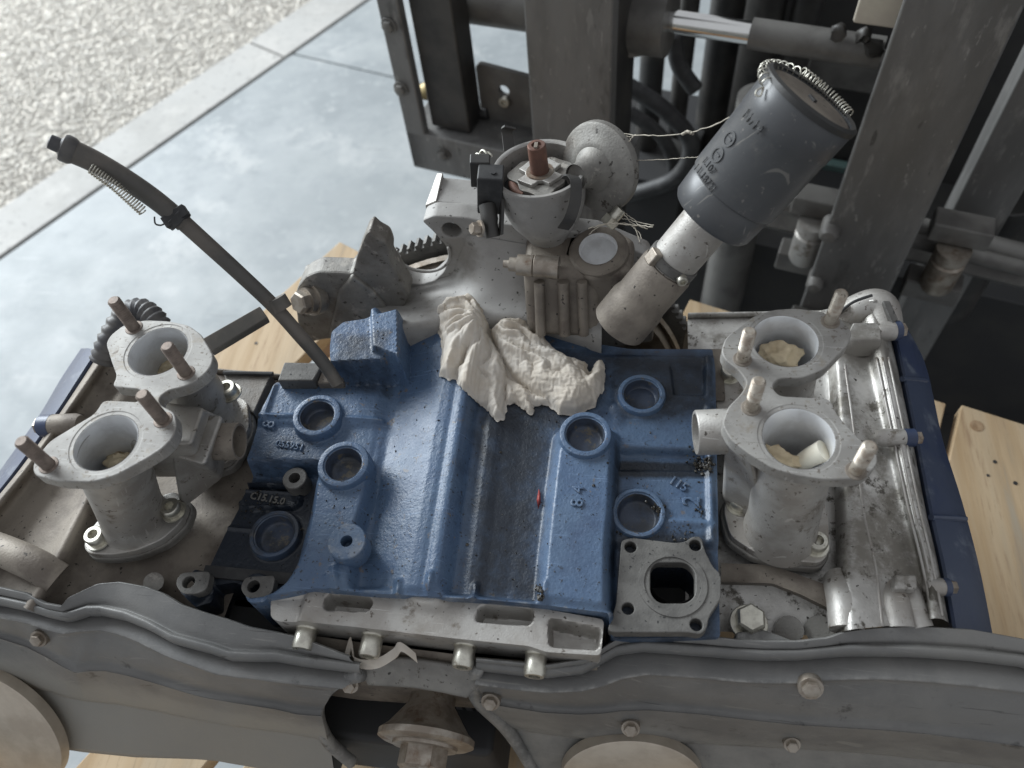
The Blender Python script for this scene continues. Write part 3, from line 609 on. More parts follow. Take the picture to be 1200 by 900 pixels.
RG = [(590, 850), (620, 858), (650, 862), (680, 866), (706, 868), (730, 869), (760, 870), (824, 872), (860, 874), (895, 876), (935, 878), (970, 880), (1000, 882), (1035, 885), (1082, 890), (1142, 896), (1204, 906), (1262, 925)]
RH = [(625, 905), (640, 912), (660, 918), (682, 922), (706, 926), (730, 929), (760, 932), (824, 936), (860, 938), (895, 940), (935, 942), (970, 944), (1000, 946), (1035, 950), (1082, 956), (1142, 964), (1204, 975), (1262, 995)]
rcov = cover(RA, RB, RD, RE, RG, RH, 'timing_cover', [(950, 806, -.033, .0055), (575, 822, -.055, .0045), (739, 853, -.085, .0045), (928, 872, -.1, .004)])
def cover_disc(px, py, z, e_, h_, side, cov, r_):
    n_ = unit(np.cross(P(*side[0])-P(*side[1]), P(*e_)-P(*h_)));  n_ = n_ if n_[1] < 0 else -n_
    c = P(px, py, z)-n_*.001; mb = MB(); mb.lathe([(0, .0030), (r_-.0010, .0030), (r_, .0022), (r_, -.006)], c, n_, 72); build(mb, 'round_plate', m_disc, cov)
cover_disc(-6, 856, -.150, (0, 742, -.078), (0, 860, -.17), ((100, 824, -.12), (0, 800, -.12)), lcov, .060)
cover_disc(740, 915, -.150, (740, 826, -.072), (740, 930, -.17), ((800, 871, -.12), (680, 866, -.12)), rcov, .050)
for pts, cov in (([(424, 790, -.032), (394, 799, -.045), (375, 820, -.068), (373, 842, -.098), (386, 870, -.130), (412, 893, -.160)], lcov), ([(559, 781, -.026), (557, 800, -.048), (560, 820, -.074), (590, 850, -.115), (612, 880, -.145), (628, 908, -.168)], rcov)):
    mb = MB(); mb.tube(catmull(row3(pts), 8), .0048, 12); build(mb, 'opening_lip', m_plastic, cov, smooth=180)
# --- heads
def profile_rows(rows): return [row3(r) for r in rows]
# right head : inner -> outer
ZA = -.040
rh = [
 [(838, 372, ZA), (950, 372, ZA), (962, 372, -.03), (972, 371, -.018), (985, 370, -.016), (1004, 366, -.018), (1016, 362, -.012), (1026, 362, -.012), (1036, 366, -.035), (1040, 372, -.08)],
 [(840, 430, ZA), (960, 430, ZA), (970, 430, -.03), (979, 429, -.018), (990, 427, -.016), (1014, 424, -.021), (1028, 420, -.014), (1040, 420, -.013), (1050, 424, -.030), (1054, 430, -.08)],
 [(841, 520, ZA), (965, 520, ZA), (975, 520, -.03), (985, 518, -.018), (1002, 515, -.016), (1034, 510, -.021), (1046, 506, -.014), (1058, 506, -.013), (1068, 510, -.030), (1072, 516, -.08)],
 [(842, 600, ZA), (970, 605, ZA), (979, 605, -.03), (991, 603, -.018), (1012, 600, -.016), (1052, 594, -.021), (1064, 590, -.014), (1075, 590, -.013), (1084, 594, -.030), (1088, 600, -.08)],
 [(843, 660, ZA), (971, 672, ZA), (979, 672, -.03), (994, 668, -.014), (1026, 665, -.016), (1070, 658, -.021), (1080, 655, -.014), (1090, 655, -.013), (1099, 660, -.030), (1103, 666, -.08)],
 [(844, 740, ZA-.01), (966, 745, ZA-.01), (978, 744, -.035), (996, 738, -.010), (1034, 734, -.016), (1082, 728, -.018), (1092, 725, -.012), (1102, 725, -.012), (1112, 730, -.030), (1116, 736, -.08)]]
def head(rows, name, mat, sgn=1):
    cols = np.array([[P(*p) for p in r] for r in rows]); cols[:, 0, 0] -= .022*sgn; cols[:, 0, 2] -= .004
    back = cols[0].copy(); back[:, 2] = -.12; cols = np.concatenate([back[None], cols[:1], cols], 0)
    g0 = np.array([catmull(cols[i], 5) for i in range(len(cols))]); g = np.array([catmull(g0[:, j], 8) for j in range(g0.shape[1])]).transpose(1, 0, 2)
    mb = MB(); mb.grid(g); return build(mb, name, mat, eng, smooth=180)
rhead = head(rh, 'cylinder_head', m_alubright)
for pts, zz_, r_ in (([(990, 427), (1002, 515), (1012, 600), (1026, 665), (1034, 734)], -.0165, .0011), ([(1027, 419), (1045, 505), (1063, 589), (1079, 654), (1093, 722)], -.0135, .0010), ([(1034, 419), (1052, 505), (1069, 589), (1085, 654), (1098, 722)], -.0125, .0009), ([(1041, 419), (1059, 505), (1076, 589), (1091, 654), (1104, 722)], -.0135, .0010)):
    mb = MB(); mb.tube(catmull(row(pts, zz_), 8), r_, 8); build(mb, 'cast_line', m_alu, rhead, smooth=180)
# bosses with screws along the cover edge
def edge_boss(px, py, z, px2, py2, z2, r, parent, mat):
    a, b = P(px, py, z), P(px2, py2, z2); mb = MB(); d = unit(b-a); L = np.linalg.norm(b-a)
    mb.lathe([(0, -.004), (r*.8, -.002), (r, .003), (r, L*.66)], a, d, 24); o = build(mb, 'edge_boss', mat, parent)
    mb = MB(); mb.lathe([(r*1.02, L*.66), (r*1.02, L*.95), (0, L*.95)], a, d, 24); build(mb, 'gasket_boss', m_bluecov, o)
    mb = MB(); mb.hexbolt(a+d*L*.95, d, r*.75, .005); build(mb, 'edge_bolt', m_steel, o)
edge_boss(1030, 513, -.012, 1073, 513, -.014, .0062, rhead, m_alu)
# rear squared boss and rounded rear end of head
mb = MB(); t0 = [P(990, 398, -.006), P(1033, 397, -.006), P(1032, 376+2, -.006), P(1000, 378, -.006)]; b0 = [P(986, 420, -.02), P(1032, 418, -.02), P(1032, 385, -.02), P(996, 385, -.02)]; mb.hexa(b0, t0); build(mb, 'head_boss', m_alubright, rhead, bevel=.0012)
edge_boss(1030, 389, -.012, 1054, 387, -.014, .0075, rhead, m_alu)
pth = catmull([P(972, 385, -.03), P(990, 372, -.024), P(1008, 362, -.018), P(1024, 357, -.014), P(1034, 362, -.014), P(1038, 382, -.02)], 6)
mb = MB(); mb.tube(pth, .0125, 16); build(mb, 'head_end_cap', m_alu, rhead, smooth=60)
mb = MB(); t0 = [P(1034, 352, .0), P(1043, 352, .0), P(1053, 374, -.006), P(1046, 380, -.006)]; mb.hexa([p-np.array([0, 0, .03]) for p in t0], t0); build(mb, 'cover_edge', m_plate, rhead, bevel=.001)
mb = MB(); mb.tube(catmull([P(984, 366, -.006), P(1000, 354, .002), P(1022, 346, .005)], 5), .0012, 8); build(mb, 'gasket_line', m_black, rhead)
# front bright lumps
mb = MB(); mb.tube(catmull([P(984, 680, -.030), P(989, 705, -.022), P(992, 738, -.022)], 5), .0105, 16); build(mb, 'oil_gallery', m_alu, rhead, smooth=60)
for a, b, r in ((1046, 1054, .009), (1066, 1080, .007)):
    mb = MB(); mb.tube(catmull([P(a, 690, -.026), P(a+3, 705, -.020), P(b, 736, -.022)], 5), r, 16); build(mb, 'cast_rib', m_alu, rhead, smooth=60)
mb = MB(); t0 = [P(1048, 690, -.006), P(1076, 690, -.006), P(1075, 672, -.006), P(1049, 672, -.006)]; mb.hexa([p-np.array([0, 0, .02]) for p in t0], t0); build(mb, 'head_boss', m_alubright, rhead, bevel=.002)
edge_boss(1088, 688, -.016, 1112, 688, -.018, .0055, rhead, m_alu)
# port shelf edge and lower front
mb = MB(); t = row([(845, 678), (906, 680), (940, 693), (982, 713)], -.030); t2 = row([(845, 683), (905, 685), (938, 698), (980, 719)], -.033); t3 = row([(845, 690), (905, 692), (938, 706), (978, 726)], -.09); mb.grid(loft([row([(845, 660), (906, 662), (940, 675), (982, 690)], -.031), t, t2, t3], 30, 3)); build(mb, 'port_shelf', m_aludark, rhead, smooth=60)
mb = MB(); c = P(879, 727, -.03); mb.hexbolt(c-np.array([0, 0, .006]), (0, 0, 1), .0095, .011, .012); build(mb, 'head_bolt', m_zinc, rhead)
for px in (925, 960):
    mb = MB(); mb.tube([P(px, 738, -.075), P(px, 738, -.045)], .009, 16); build(mb, 'head_stud_boss', m_alugrey, rhead)
mb = MB(); t0 = [P(862, 740, -.028), P(895, 737, -.028), P(910, 742, -.028), P(935, 752, -.028), P(862, 754, -.028)]; mb.hexa([p-np.array([0, 0, .03]) for p in t0], t0); build(mb, 'cover_lug', m_plastic, rcov, bevel=.002)

# right cam cover (blue)
def camcover(inner, outer, zi, zo, name, steps):
    n = len(inner); a = row(inner, zi); b = row(outer, zo); a = catmull(a, 6); b = catmull(b, 6)
    up = a.copy(); dn = a.copy(); dn[:, 2] -= .05
    mid = .5*a+.5*b; mid[:, 2] = .35*zi+.65*zo+.006
    end = b.copy(); end[:, 2] -= .09
    g = np.array([dn, a, a*.9+mid*.1+np.array([0, 0, .002]), mid, b*.93+mid*.07+np.array([0, 0, .002]), b, end]); mb = MB(); mb.grid(g); o = build(mb, name, m_bluecov, eng, smooth=45, bevel=0); return o
rcc = camcover([(1044, 372), (1056, 430), (1072, 510), (1089, 598), (1104, 665), (1118, 745)], [(1056, 376), (1084, 428), (1104, 515), (1127, 588), (1148, 668), (1166, 760)], -.028, -.05, 'cam_cover', 0)
for a, b in (((1057, 444), (1085, 446)), ((1091, 606), (1131, 608))):
    mb = MB(); mb.tube([P(*a, -.026), P(*b, -.044)], .0022, 8); build(mb, 'cover_rib', m_bluecov, rcc)

# left head : inner -> outer
lhd = [
 [(330, 444, -.03), (262, 440, -.035), (240, 436, -.04), (200, 432, -.04), (165, 428, -.03), (150, 424, -.028), (133, 420, -.02), (127, 417, -.012), (120, 414, -.012), (116, 414, -.03), (112, 416, -.08)],
 [(300, 500, -.035), (230, 495, -.04), (200, 495, -.04), (160, 492, -.035), (130, 490, -.022), (115, 488, -.026), (92, 484, -.024), (82, 482, -.012), (74, 482, -.012), (70, 484, -.03), (66, 486, -.08)],
 [(272, 570, -.038), (200, 570, -.042), (170, 568, -.042), (130, 565, -.032), (112, 562, -.016), (95, 558, -.026), (50, 548, -.026), (38, 545, -.012), (30, 544, -.012), (26, 546, -.03), (22, 549, -.08)],
 [(245, 630, -.038), (165, 635, -.042), (130, 632, -.040), (105, 628, -.030), (84, 620, -.014), (66, 614, -.026), (10, 602, -.026), (-4, 598, -.012), (-13, 596, -.012), (-18, 600, -.03), (-22, 604, -.08)],
 [(215, 690, -.042), (135, 698, -.046), (105, 694, -.044), (75, 690, -.034), (52, 682, -.016), (34, 674, -.028), (-40, 662, -.028), (-52, 656, -.012), (-62, 654, -.012), (-68, 658, -.03), (-72, 662, -.08)],
 [(200, 730, -.05), (120, 730, -.05), (85, 728, -.048), (55, 722, -.036), (32, 714, -.02), (14, 706, -.03), (-60, 690, -.03), (-74, 686, -.014), (-84, 684, -.014), (-90, 688, -.03), (-94, 692, -.08)]]
lhead = head(lhd, 'cylinder_head', m_aludark, -1.6)
lcc = camcover([(116, 412), (94, 446), (68, 486), (24, 548), (-20, 604), (-60, 660)], [(96, 410), (72, 446), (46, 490), (2, 552), (-45, 620), (-90, 690)], -.026, -.042, 'cam_cover', 0)
edge_boss(93, 497, -.010, 48, 499, -.014, .0085, lhead, m_aludark)
mb = MB(); mb.tube(catmull([P(-10, 640, -.018), P(20, 652, -.012), P(45, 664, -.014), P(68, 678, -.022)], 6), .011, 16); build(mb, 'cast_rib', m_aludark, lhead, smooth=60)
mb = MB(); mb.tube([P(180, 688, -.05), P(180, 682, -.022)], .0065, 16); build(mb, 'dowel', m_alugrey, lhead)
# gasket face strip between head and block at rear
mb = MB(); t0 = [P(262, 437, -.022), P(318, 438, -.022), P(297, 484, -.022), P(270, 470, -.022)]; mb.hexa([p-np.array([0, 0, .02]) for p in t0], t0); build(mb, 'head_deck', m_alugrey, lhead, bevel=.001)
mb = MB(); mb.tube([P(262, 437, -.02), P(320, 438, -.02)], .0018, 8); build(mb, 'head_gasket_edge', m_black, lhead)
mb = MB(); mb.hexa([P(800, 409, -.035), P(846, 409, -.035), P(850, 470, -.035), P(836, 470, -.035)], [P(800, 409, -.016), P(846, 409, -.016), P(850, 470, -.016), P(836, 470, -.016)]); build(mb, 'head_deck', m_aludark, rhead, bevel=.001)
# corrugated hose end behind the left manifold
pth = catmull([P(120, 424, .0), P(130, 398, .012), P(147, 371, .02), P(165, 364, .022), P(182, 376, .018), P(190, 392, .01)], 10)
rr = .0095+.0011*np.sin(np.arange(len(pth))*2.1); mb = MB(); mb.tube(pth, rr, 14); build(mb, 'ribbed_hose', m_gasketside, eng, smooth=180)

# --- intake manifolds
def manifold(top, bores, studs, zt, bases, baseplates, stub, screws, studmat, webs, slot=None, RB=.0196):
    lp = arc_poly(pxz(top, zt), .0035, 4); cs = [P(a, b, zt) for a, b in bores]
    loops = [lp]+[circ(c[0], c[1], RB+.0026, 56) for c in cs]
    root = link('intake_manifold', plate_z(loops, zt, .0095, .0007), m_machined, eng)
    rr0 = max(.0216, RB+.0022)
    for c, (bx, by) in zip(cs, bases):
        b = P(bx, by, -.022); tt_ = np.linspace(.08, 1, 12)
        mb = MB(); mb.level_tube(c, b, [(t, rr0+.0010*(1-t)**4+.0006*t*t+.0045*max(0, t-.82)**1.2*4) for t in tt_]); o = build(mb, 'runner', m_alu, root, smooth=180)
        mb = MB(); mb.level_tube(c-np.array([0, 0, .0003]), b, [(0, RB+.0003), (.006, RB-.0001), (.2, RB*.985), (.6, RB*.93), (.95, RB*.9)], close=True); build(mb, 'bore', m_bore, o, smooth=60)
        mb = MB(); mb.level_tube(c-np.array([0, 0, .0003]), b, [(.012, RB+.0042), (0, RB+.0040), (0, RB+.0007), (.004, RB+.0002)]); build(mb, 'bore_edge', m_machined, root, smooth=30)
    for bp, z in baseplates:
        l2 = arc_poly(pxz(bp, z), .005, 4); link('base_flange', plate_z([l2], z, .007, .0008), m_alu, root)
        cc = np.mean(l2, 0); l3 = [cc+(np.array(p)-cc)*1.05 for p in l2]; link('lower_flange', plate_z([l3], z-.0073, .008, .0015), m_alugrey, root)
    for (bx, by) in studs:
        c = P(bx, by, zt); mb = MB(); pr = [(0, .0275), (.0030, .0275), (.0036, .0268)]
        for k in range(10): pr += [(.0041, .0262-k*.0017), (.0033, .02535-k*.0017)]
        pr += [(.0040, .0088), (.0040, 0)]
        mb.lathe(pr, c, (0, 0, 1), 16); build(mb, 'stud', studmat, root, smooth=35)
        mb = MB(); mb.lathe([(.0058, 0), (.0055, .0005), (.004, .0007)], c, (0, 0, 1), 20); build(mb, 'stud_seat', m_stud if studmat is m_stud else m_aludark, root)
    a, b, r = stub; mb = MB(); d = unit(b-a); L = np.linalg.norm(b-a)
    mb.lathe([(r*.82, L-.012), (r*.84, L), (r*.96, L), (r, L-.0008), (r, 0)], a, d, 36); o = build(mb, 'balance_stub', m_alu if studmat is m_studgrey else m_aludark, root)
    mb = MB(); mb.lathe([(0, L-.011), (r*.84, L-.011)], a, d, 24); build(mb, 'stub_bore', m_black, o)
    for px, py, z in screws:
        c = P(px, py, z); mb = MB(); mb.capscrew(c-np.array([0, 0, .004]), (0, 0, 1), .0068, .0085); mb.lathe([(.0088, 0), (.0086, .001), (.006, .0011)], c-np.array([0, 0, .0045]), (0, 0, 1), 24); build(mb, 'cap_screw', m_zinc, root, smooth=45)
    for poly, z0, z1 in webs:
        l2 = [np.array(p) for p in poly]; mb = MB(); mb.hexa([P(a, b, z1) for a, b in poly[1]], [P(a, b, z0) for a, b in poly[0]]); build(mb, 'web', m_alu, root, bevel=.003)
    return root
ZT = .080
rtop = [(845, 412), (850, 396), (882, 371), (905, 363), (932, 361), (962, 365), (985, 373), (999, 389), (994, 404), (966, 433), (940, 443), (912, 443), (904, 453), (913, 464), (972, 467), (982, 487), (1010, 517), (1027, 528), (1029, 543), (1017, 557), (1003, 561), (968, 562), (934, 557), (906, 549), (878, 532), (856, 515), (846, 497), (853, 477), (869, 461), (876, 448), (866, 434), (850, 422)]
rman = manifold(rtop, [(936, 513), (920, 399)], [(880, 478), (1003, 552), (870, 421), (973, 377)], ZT, [(914, 624), (908, 500)],
    [([(848, 598), (852, 582), (876, 570), (962, 570), (971, 608), (972, 648), (962, 660), (926, 657), (886, 648), (856, 628)], -.018), ([(838, 470), (846, 448), (870, 436), (950, 438), (962, 500), (960, 545), (870, 540), (843, 500)], -.018)],
    (P(862, 505, .052), P(815, 507, .052), .0140), [(867, 588, -.014), (957, 636, -.014), (855, 436, -.014)], m_studgrey,
    [(([(848, 500), (868, 470), (900, 470), (880, 540)], [(846, 590), (850, 540), (930, 540), (900, 620)]), .074, -.020)])
ltop = [(124, 402), (130, 392), (146, 380), (170, 375), (197, 376), (221, 381), (236, 392), (250, 416), (248, 428), (240, 438), (225, 449), (213, 454), (197, 457), (186, 466), (187, 474), (205, 484), (207, 500), (203, 512), (191, 525), (171, 538), (136, 557), (108, 565), (68, 564), (40, 557), (38, 545), (46, 532), (58, 517), (94, 495), (111, 485), (121, 469), (162, 471), (168, 463), (164, 456), (131, 453), (137, 441), (131, 425)]
lman = manifold(ltop, [(124, 518), (185, 411)], [(157, 384), (218, 437), (191, 492), (57, 545)], .096, [(158, 610), (245, 487)],
    [([(98, 642), (100, 630), (115, 608), (205, 575), (220, 590), (212, 612), (190, 632), (160, 645), (130, 650), (104, 649)], -.018), ([(190, 520), (250, 450), (290, 470), (292, 500), (270, 540), (215, 560)], -.018)],
    (P(232, 518, .028), P(281, 517, .028), .0128), [(112, 629, -.012), (201, 596, -.006), (267, 457, .012)], m_stud,
    [(([(150, 520), (195, 470), (240, 478), (225, 520)], [(160, 560), (205, 520), (262, 488), (240, 560)]), .070, -.01), (([(205, 483), (262, 487), (240, 545), (200, 530)], [(210, 530), (268, 500), (262, 560), (212, 600)]), .045, -.02)], RB=.0186)

# --- bell housing and starter flange
YB = .205
def pyl(pts, y): return [(PY(a, b, y)[0], PY(a, b, y)[2]) for a, b in pts]
bo = [(436, 395), (445, 345), (452, 318), (461, 306), (468, 323), (478, 331), (493, 334), (508, 330), (520, 319), (526, 304), (522, 288), (507, 271), (494, 259), (508, 253), (542, 255), (580, 262), (640, 268), (700, 275), (760, 300), (770, 330), (765, 400), (640, 420), (500, 420)]
lp = arc_poly(pyl(bo, YB), .003, 4)
holeb = circ(*pyl([(529, 270)], YB)[0], .0075, 24)
bell = link('bell_housing', plate_on([lp, holeb], (0, YB+.008, 0), (1, 0, 0), (0, 0, 1), .016, .0012), m_bell, eng)
# shelf from deck to the plate with fillet
s0 = row([(430, 398), (470, 392), (520, 382), (570, 376), (640, 378), (705, 398)], .004)
s1 = row([(440, 380), (475, 374), (520, 362), (575, 352), (640, 350), (705, 370)], .008)
s2 = [PY(a, b, YB-.012) for a, b in [(440, 350), (480, 352), (530, 342), (568, 318), (640, 322), (705, 340)]]
s3 = [PY(a, b, YB-.003) for a, b in [(441, 338), (480, 342), (532, 328), (560, 290), (640, 300), (705, 320)]]
s4 = [PY(a, b, YB-.0005) for a, b in [(441, 330), (482, 338), (530, 322), (548, 275), (640, 290), (705, 310)]]
s00 = [p-np.array([0, 0, .05]) for p in s0]
mb = MB(); mb.grid(loft([s00, s0, s1, s2, s3, s4], 50, 5)); build(mb, 'housing_shelf', m_bell, bell, smooth=180)
# ear on top
t0 = [PY(494, 259, YB), PY(508, 253, YB), PY(566, 262, YB), PY(570, 262, YB+.03)]
mb = MB(); tt = [PY(506, 254, YB), PY(575, 261, YB), PY(575, 261, YB)+np.array([0, .045, 0]), PY(506, 254, YB)+np.array([0, .045, 0])]; tt[0] = tt[0]+np.array([0, .0165, 0]); tt[1] = tt[1]+np.array([0, .0165, 0])
mb.hexa([p-np.array([0, 0, .02]) for p in tt], tt); build(mb, 'housing_ear', m_bell, bell, bevel=.0015)
mb = MB(); tt = [PY(493, 259, YB)+np.array([0, .0168, 0]), PY(507, 254, YB)+np.array([0, .0168, .001]), PY(508, 254, YB)+np.array([0, .045, .004]), PY(501, 256, YB)+np.array([0, .045, .006])]
mb.hexa([p-np.array([0, 0, .014]) for p in tt], tt); build(mb, 'ear_edge', m_alu, bell, bevel=.001)
# rim round the starter opening
hc = PY(492, 292, YB-.001); rad = np.linalg.norm(PY(526, 300, YB)-PY(492, 292, YB))
mb = MB(); pts = []
for k in range(22):
    w = R(185)+R(185)*k/21; pts.append(hc+np.array([math.cos(w)*rad*1.04, -.001, math.sin(w)*rad*1.04]))
mb.tube(pts, .0014, 8); build(mb, 'opening_rim', m_bell, bell, smooth=180)
# ring gear
gc = PY(604, 424, .24); gtop = PY(492, 290, .24); gr = np.linalg.norm(gc-gtop)
mb = MB(); lp = []
nt_ = 128
for k in range(nt_):
    for dr, da in ((0, 0), (0, .38), (.0042, .5), (.0042, .82)):
        w = 2*math.pi*(k+da)/nt_; lp.append((gc[0]+(gr+dr)*math.cos(w), gc[2]+(gr+dr)*math.sin(w)))
me = plate_on([lp], (0, .243, 0), (1, 0, 0), (0, 0, 1), .010, .0002); link('ring_gear', me, m_plate, bell)
mb = MB(); mb.lathe([(0, 0), (gr-.008, 0), (gr-.01, .004)], (gc[0], .232, gc[2]), (0, -1, 0), 64); mb.lathe([(gr*.55, .012), (gr*.9, .010), (gr*.92, 0)], (gc[0], .232, gc[2]), (0, -1, 0), 64); build(mb, 'flywheel', m_steel, bell)
# starter mount arm on the left
ya = .180
arm = [(345, 350), (349, 336), (358, 325), (372, 319), (400, 320), (413, 321), (418, 300), (428, 275), (433, 271), (441, 279), (452, 284), (457, 296), (456, 306), (470, 328), (480, 345), (470, 370), (440, 392), (410, 396), (380, 398), (362, 402), (350, 390)]
lp = arc_poly(pyl(arm, ya), .004, 4)
st = link('starter_bracket', plate_on([lp], (0, ya+.009, 0), (1, 0, 0), (0, 0, 1), .018, .002), m_alugrey, eng)
mb = MB(); fa = [PY(a, b, ya-.004) for a, b in [(384, 396), (396, 342), (412, 324), (436, 342), (456, 366), (440, 394)]]; mb.hexa([p+np.array([0, .03, 0]) for p in fa], fa); build(mb, 'bracket_face', m_alugrey, st, bevel=.003)
bp_ = PY(368, 350, ya-.002); bd = unit(np.array([-.45, -.75, .5])); mb = MB(); mb.lathe([(.0, .004), (.0135, .004), (.0135, -.004)], bp_, bd, 28); mb.lathe([(.011, .004), (.011, .010), (0, .010)], bp_, bd, 28); mb.hexbolt(bp_+bd*.008, bd, .0095, .010); build(mb, 'bracket_bolt', m_steel, st)
mb = MB(); lp = [bp_+np.array([-.012, .01, .010]), bp_+np.array([.03, .012, .018]), bp_+np.array([.03, .028, .018]), bp_+np.array([-.012, .028, .012])]; mb.hexa([p-np.array([0, 0, .03]) for p in lp], lp); build(mb, 'bracket_pad', m_alugrey, st, bevel=.003)

# --- distributor pedestal & housing lumps at rear
mb = MB(); t0 = [P(612, 318, .05), P(700, 318, .05), P(704, 268, .05), P(618, 262, .05)]; b0 = [P(618, 395, .0), P(702, 398, .0), P(706, 330, .0), P(622, 320, .0)]; mb.hexa(b0, t0); ped = build(mb, 'distributor_pedestal', m_aludark, eng, bevel=.006)
for a, r in ((634, .004), (662, .0045), (684, .004)):
    mb = MB(); mb.tube([P(a, 392, .006), P(a-2, 330, .046)], r, 10); build(mb, 'pedestal_rib', m_aludark, ped, smooth=60)
mb = MB(); pr = P(701, 292, .055); mb.lathe([(0, -.006), (.0125, -.005), (.0135, 0), (.020, 0), (.022, -.002), (.023, -.03)], pr, (-.1, -.15, 1), 40); o = build(mb, 'coolant_port', m_aludark, eng, bevel=0)
mb = MB(); mb.lathe([(0, -.003), (.0125, -.0028), (.0134, .0006), (.0142, .0008)], pr, (-.1, -.15, 1), 40); build(mb, 'port_plug', m_bore, o)
mb = MB(); t0 = [P(655, 300, .05), P(690, 325, .05), P(740, 318, .05), P(745, 280, .05), P(715, 262, .05), P(665, 268, .05)]; mb.hexa([p-np.array([0, 0, .05]) for p in t0], t0); build(mb, 'port_flange', m_aludark, o, bevel=.005)
# clamp bolt across
a, b = P(590, 309, .055), P(655, 314, .055); mb = MB(); d = unit(b-a); L = np.linalg.norm(b-a)
mb.lathe([(0, 0), (.0028, 0), (.0030, .004), (.0052, .0045), (.0052, .010), (.0078, .0105), (.008, .022), (.0072, .0225), (.0085, .0235), (.0085, L)], a, d, 20); build(mb, 'clamp_bolt', m_steel, ped)
# distributor
dc = PD(632, 196, .55); db = dc+np.array([.004, -.004, -.062]); up = unit(dc-db); H = np.linalg.norm(dc-db)
mb = MB(); rb = .0335
mb.lathe([(.0298, -.019), (.0300, -.001), (.0312, .0), (rb, 0), (rb+.0004, -.0012), (rb, -.004), (.0326, -.008), (.0305, -H*.45), (.026, -H*.68), (.019, -H*.86), (.0155, -H*.97), (.0155, -H-.012)], dc, up, 56)
dist = build(mb, 'distributor', m_bell, eng)
mb = MB(); mb.lathe([(0, -.0185), (.0299, -.0185)], dc, up, 40); build(mb, 'distributor_floor', m_black, dist)
sx, sy, _ = frame(up, (1, 0, 0))
# breaker plate
loops = [[((.021+.0028*math.sin(3*w+1)+.0015*math.sin(7*w))*math.cos(w), (.021+.0028*math.sin(3*w+1)+.0015*math.sin(7*w))*math.sin(w)) for w in np.linspace(0, 2*math.pi, 60, endpoint=False)], circ(0, 0, .0115, 30)]
link('breaker_plate', plate_on(loops, dc-up*.008, sx, sy, .003, .0004), m_alugrey, dist)
me = plate_on([[(r_*math.cos(w), r_*math.sin(w)) for w, r_ in [(2*math.pi*k/24, .0105 if k % 6 in (0, 1) else .0165+.0015*math.cos(k)) for k in range(24)]], circ(0, 0, .0085, 30)], dc-up*.005, sx, sy, .003, .0005); link('reluctor', me, m_alu, dist)
mb = MB(); mb.lathe([(.0068, .0), (.0095, .0), (.0100, -.001), (.0100, -.006)], dc-up*.0025, up, 32); build(mb, 'shaft_bearing', m_steel, dist)
mb = MB(); mb.lathe([(0, .0165), (.0035, .0165), (.0036, .0185), (.0058, .0185), (.0064, .0178), (.0066, -.01)], dc, up, 28); shaft = build(mb, 'rotor_shaft', m_rust, dist)
mb = MB(); mb.box(dc+up*.0185+sx*.002, .0028, .0012, .0014, sx, sy, up); build(mb, 'shaft_key', m_steel, shaft)
mb = MB(); w0 = [dc-up*.011+(sx*math.cos(w)+sy*math.sin(w))*.020 for w in np.linspace(R(200), R(330), 12)]
mb.tube(w0, .0035, 10); build(mb, 'pickup_coil', m_rust, dist)
# vacuum canister
vc = PD(702, 196, .555); va = unit(M.T@np.array([.70, -.44, .60]))
mb = MB(); mb.lathe([(.009, -.026), (.0095, -.018), (.012, -.0115), (.0150, -.0085), (.0160, -.007), (.020, -.0065), (.0215, -.005), (.0295, -.0035), (.0318, -.002), (.0322, .000), (.0322, .0028), (.0300, .0035), (.027, .010), (.0, .012)], vc, va, 56); vac = build(mb, 'vacuum_canister', m_alugrey, dist)
mb = MB(); mb.tube(np.array([vc-va*.024, vc-va*.012]), [.0085, .0115], 16); build(mb, 'canister_neck', m_alugrey, vac, smooth=60)
mb = MB(); rp = PD(702, 147, .545); mb.coil([rp+np.array([0, -.0004, 0]), rp+np.array([0, .0004, 0])], .0026, .0007, 1.1); build(mb, 'canister_ring', m_steel, vac)
# clips
def strap(pts, w, t, name, mat, parent, wd):
    pts = catmull(pts, 5); wd = unit(wd); g = []
    tg = np.gradient(pts, axis=0); mb = MB(); q_ = []
    for p, tt in zip(pts, tg):
        nn = unit(np.cross(tt, wd)); q_.append([p-wd*w/2-nn*t/2, p+wd*w/2-nn*t/2, p+wd*w/2+nn*t/2, p-wd*w/2+nn*t/2])
    for a_, b_ in zip(q_[:-1], q_[1:]): mb.hexa(a_, b_)
    return build(mb, name, mat, parent, smooth=35)
strap([PD(664, 210, .535), PD(670, 206, .530), PD(675, 214, .526), PD(674, 236, .530), PD(668, 256, .536), PD(660, 268, .545)], .008, .0012, 'cap_clip', m_fork, dist, M.T@np.array([1, .2, 0]))
strap([PD(597, 178, .575), PD(595, 160, .575), PD(594, 152, .572), PD(598, 149, .568)], .0085, .0014, 'cap_clip', m_fork, dist, M.T@np.array([1, .15, .2]))
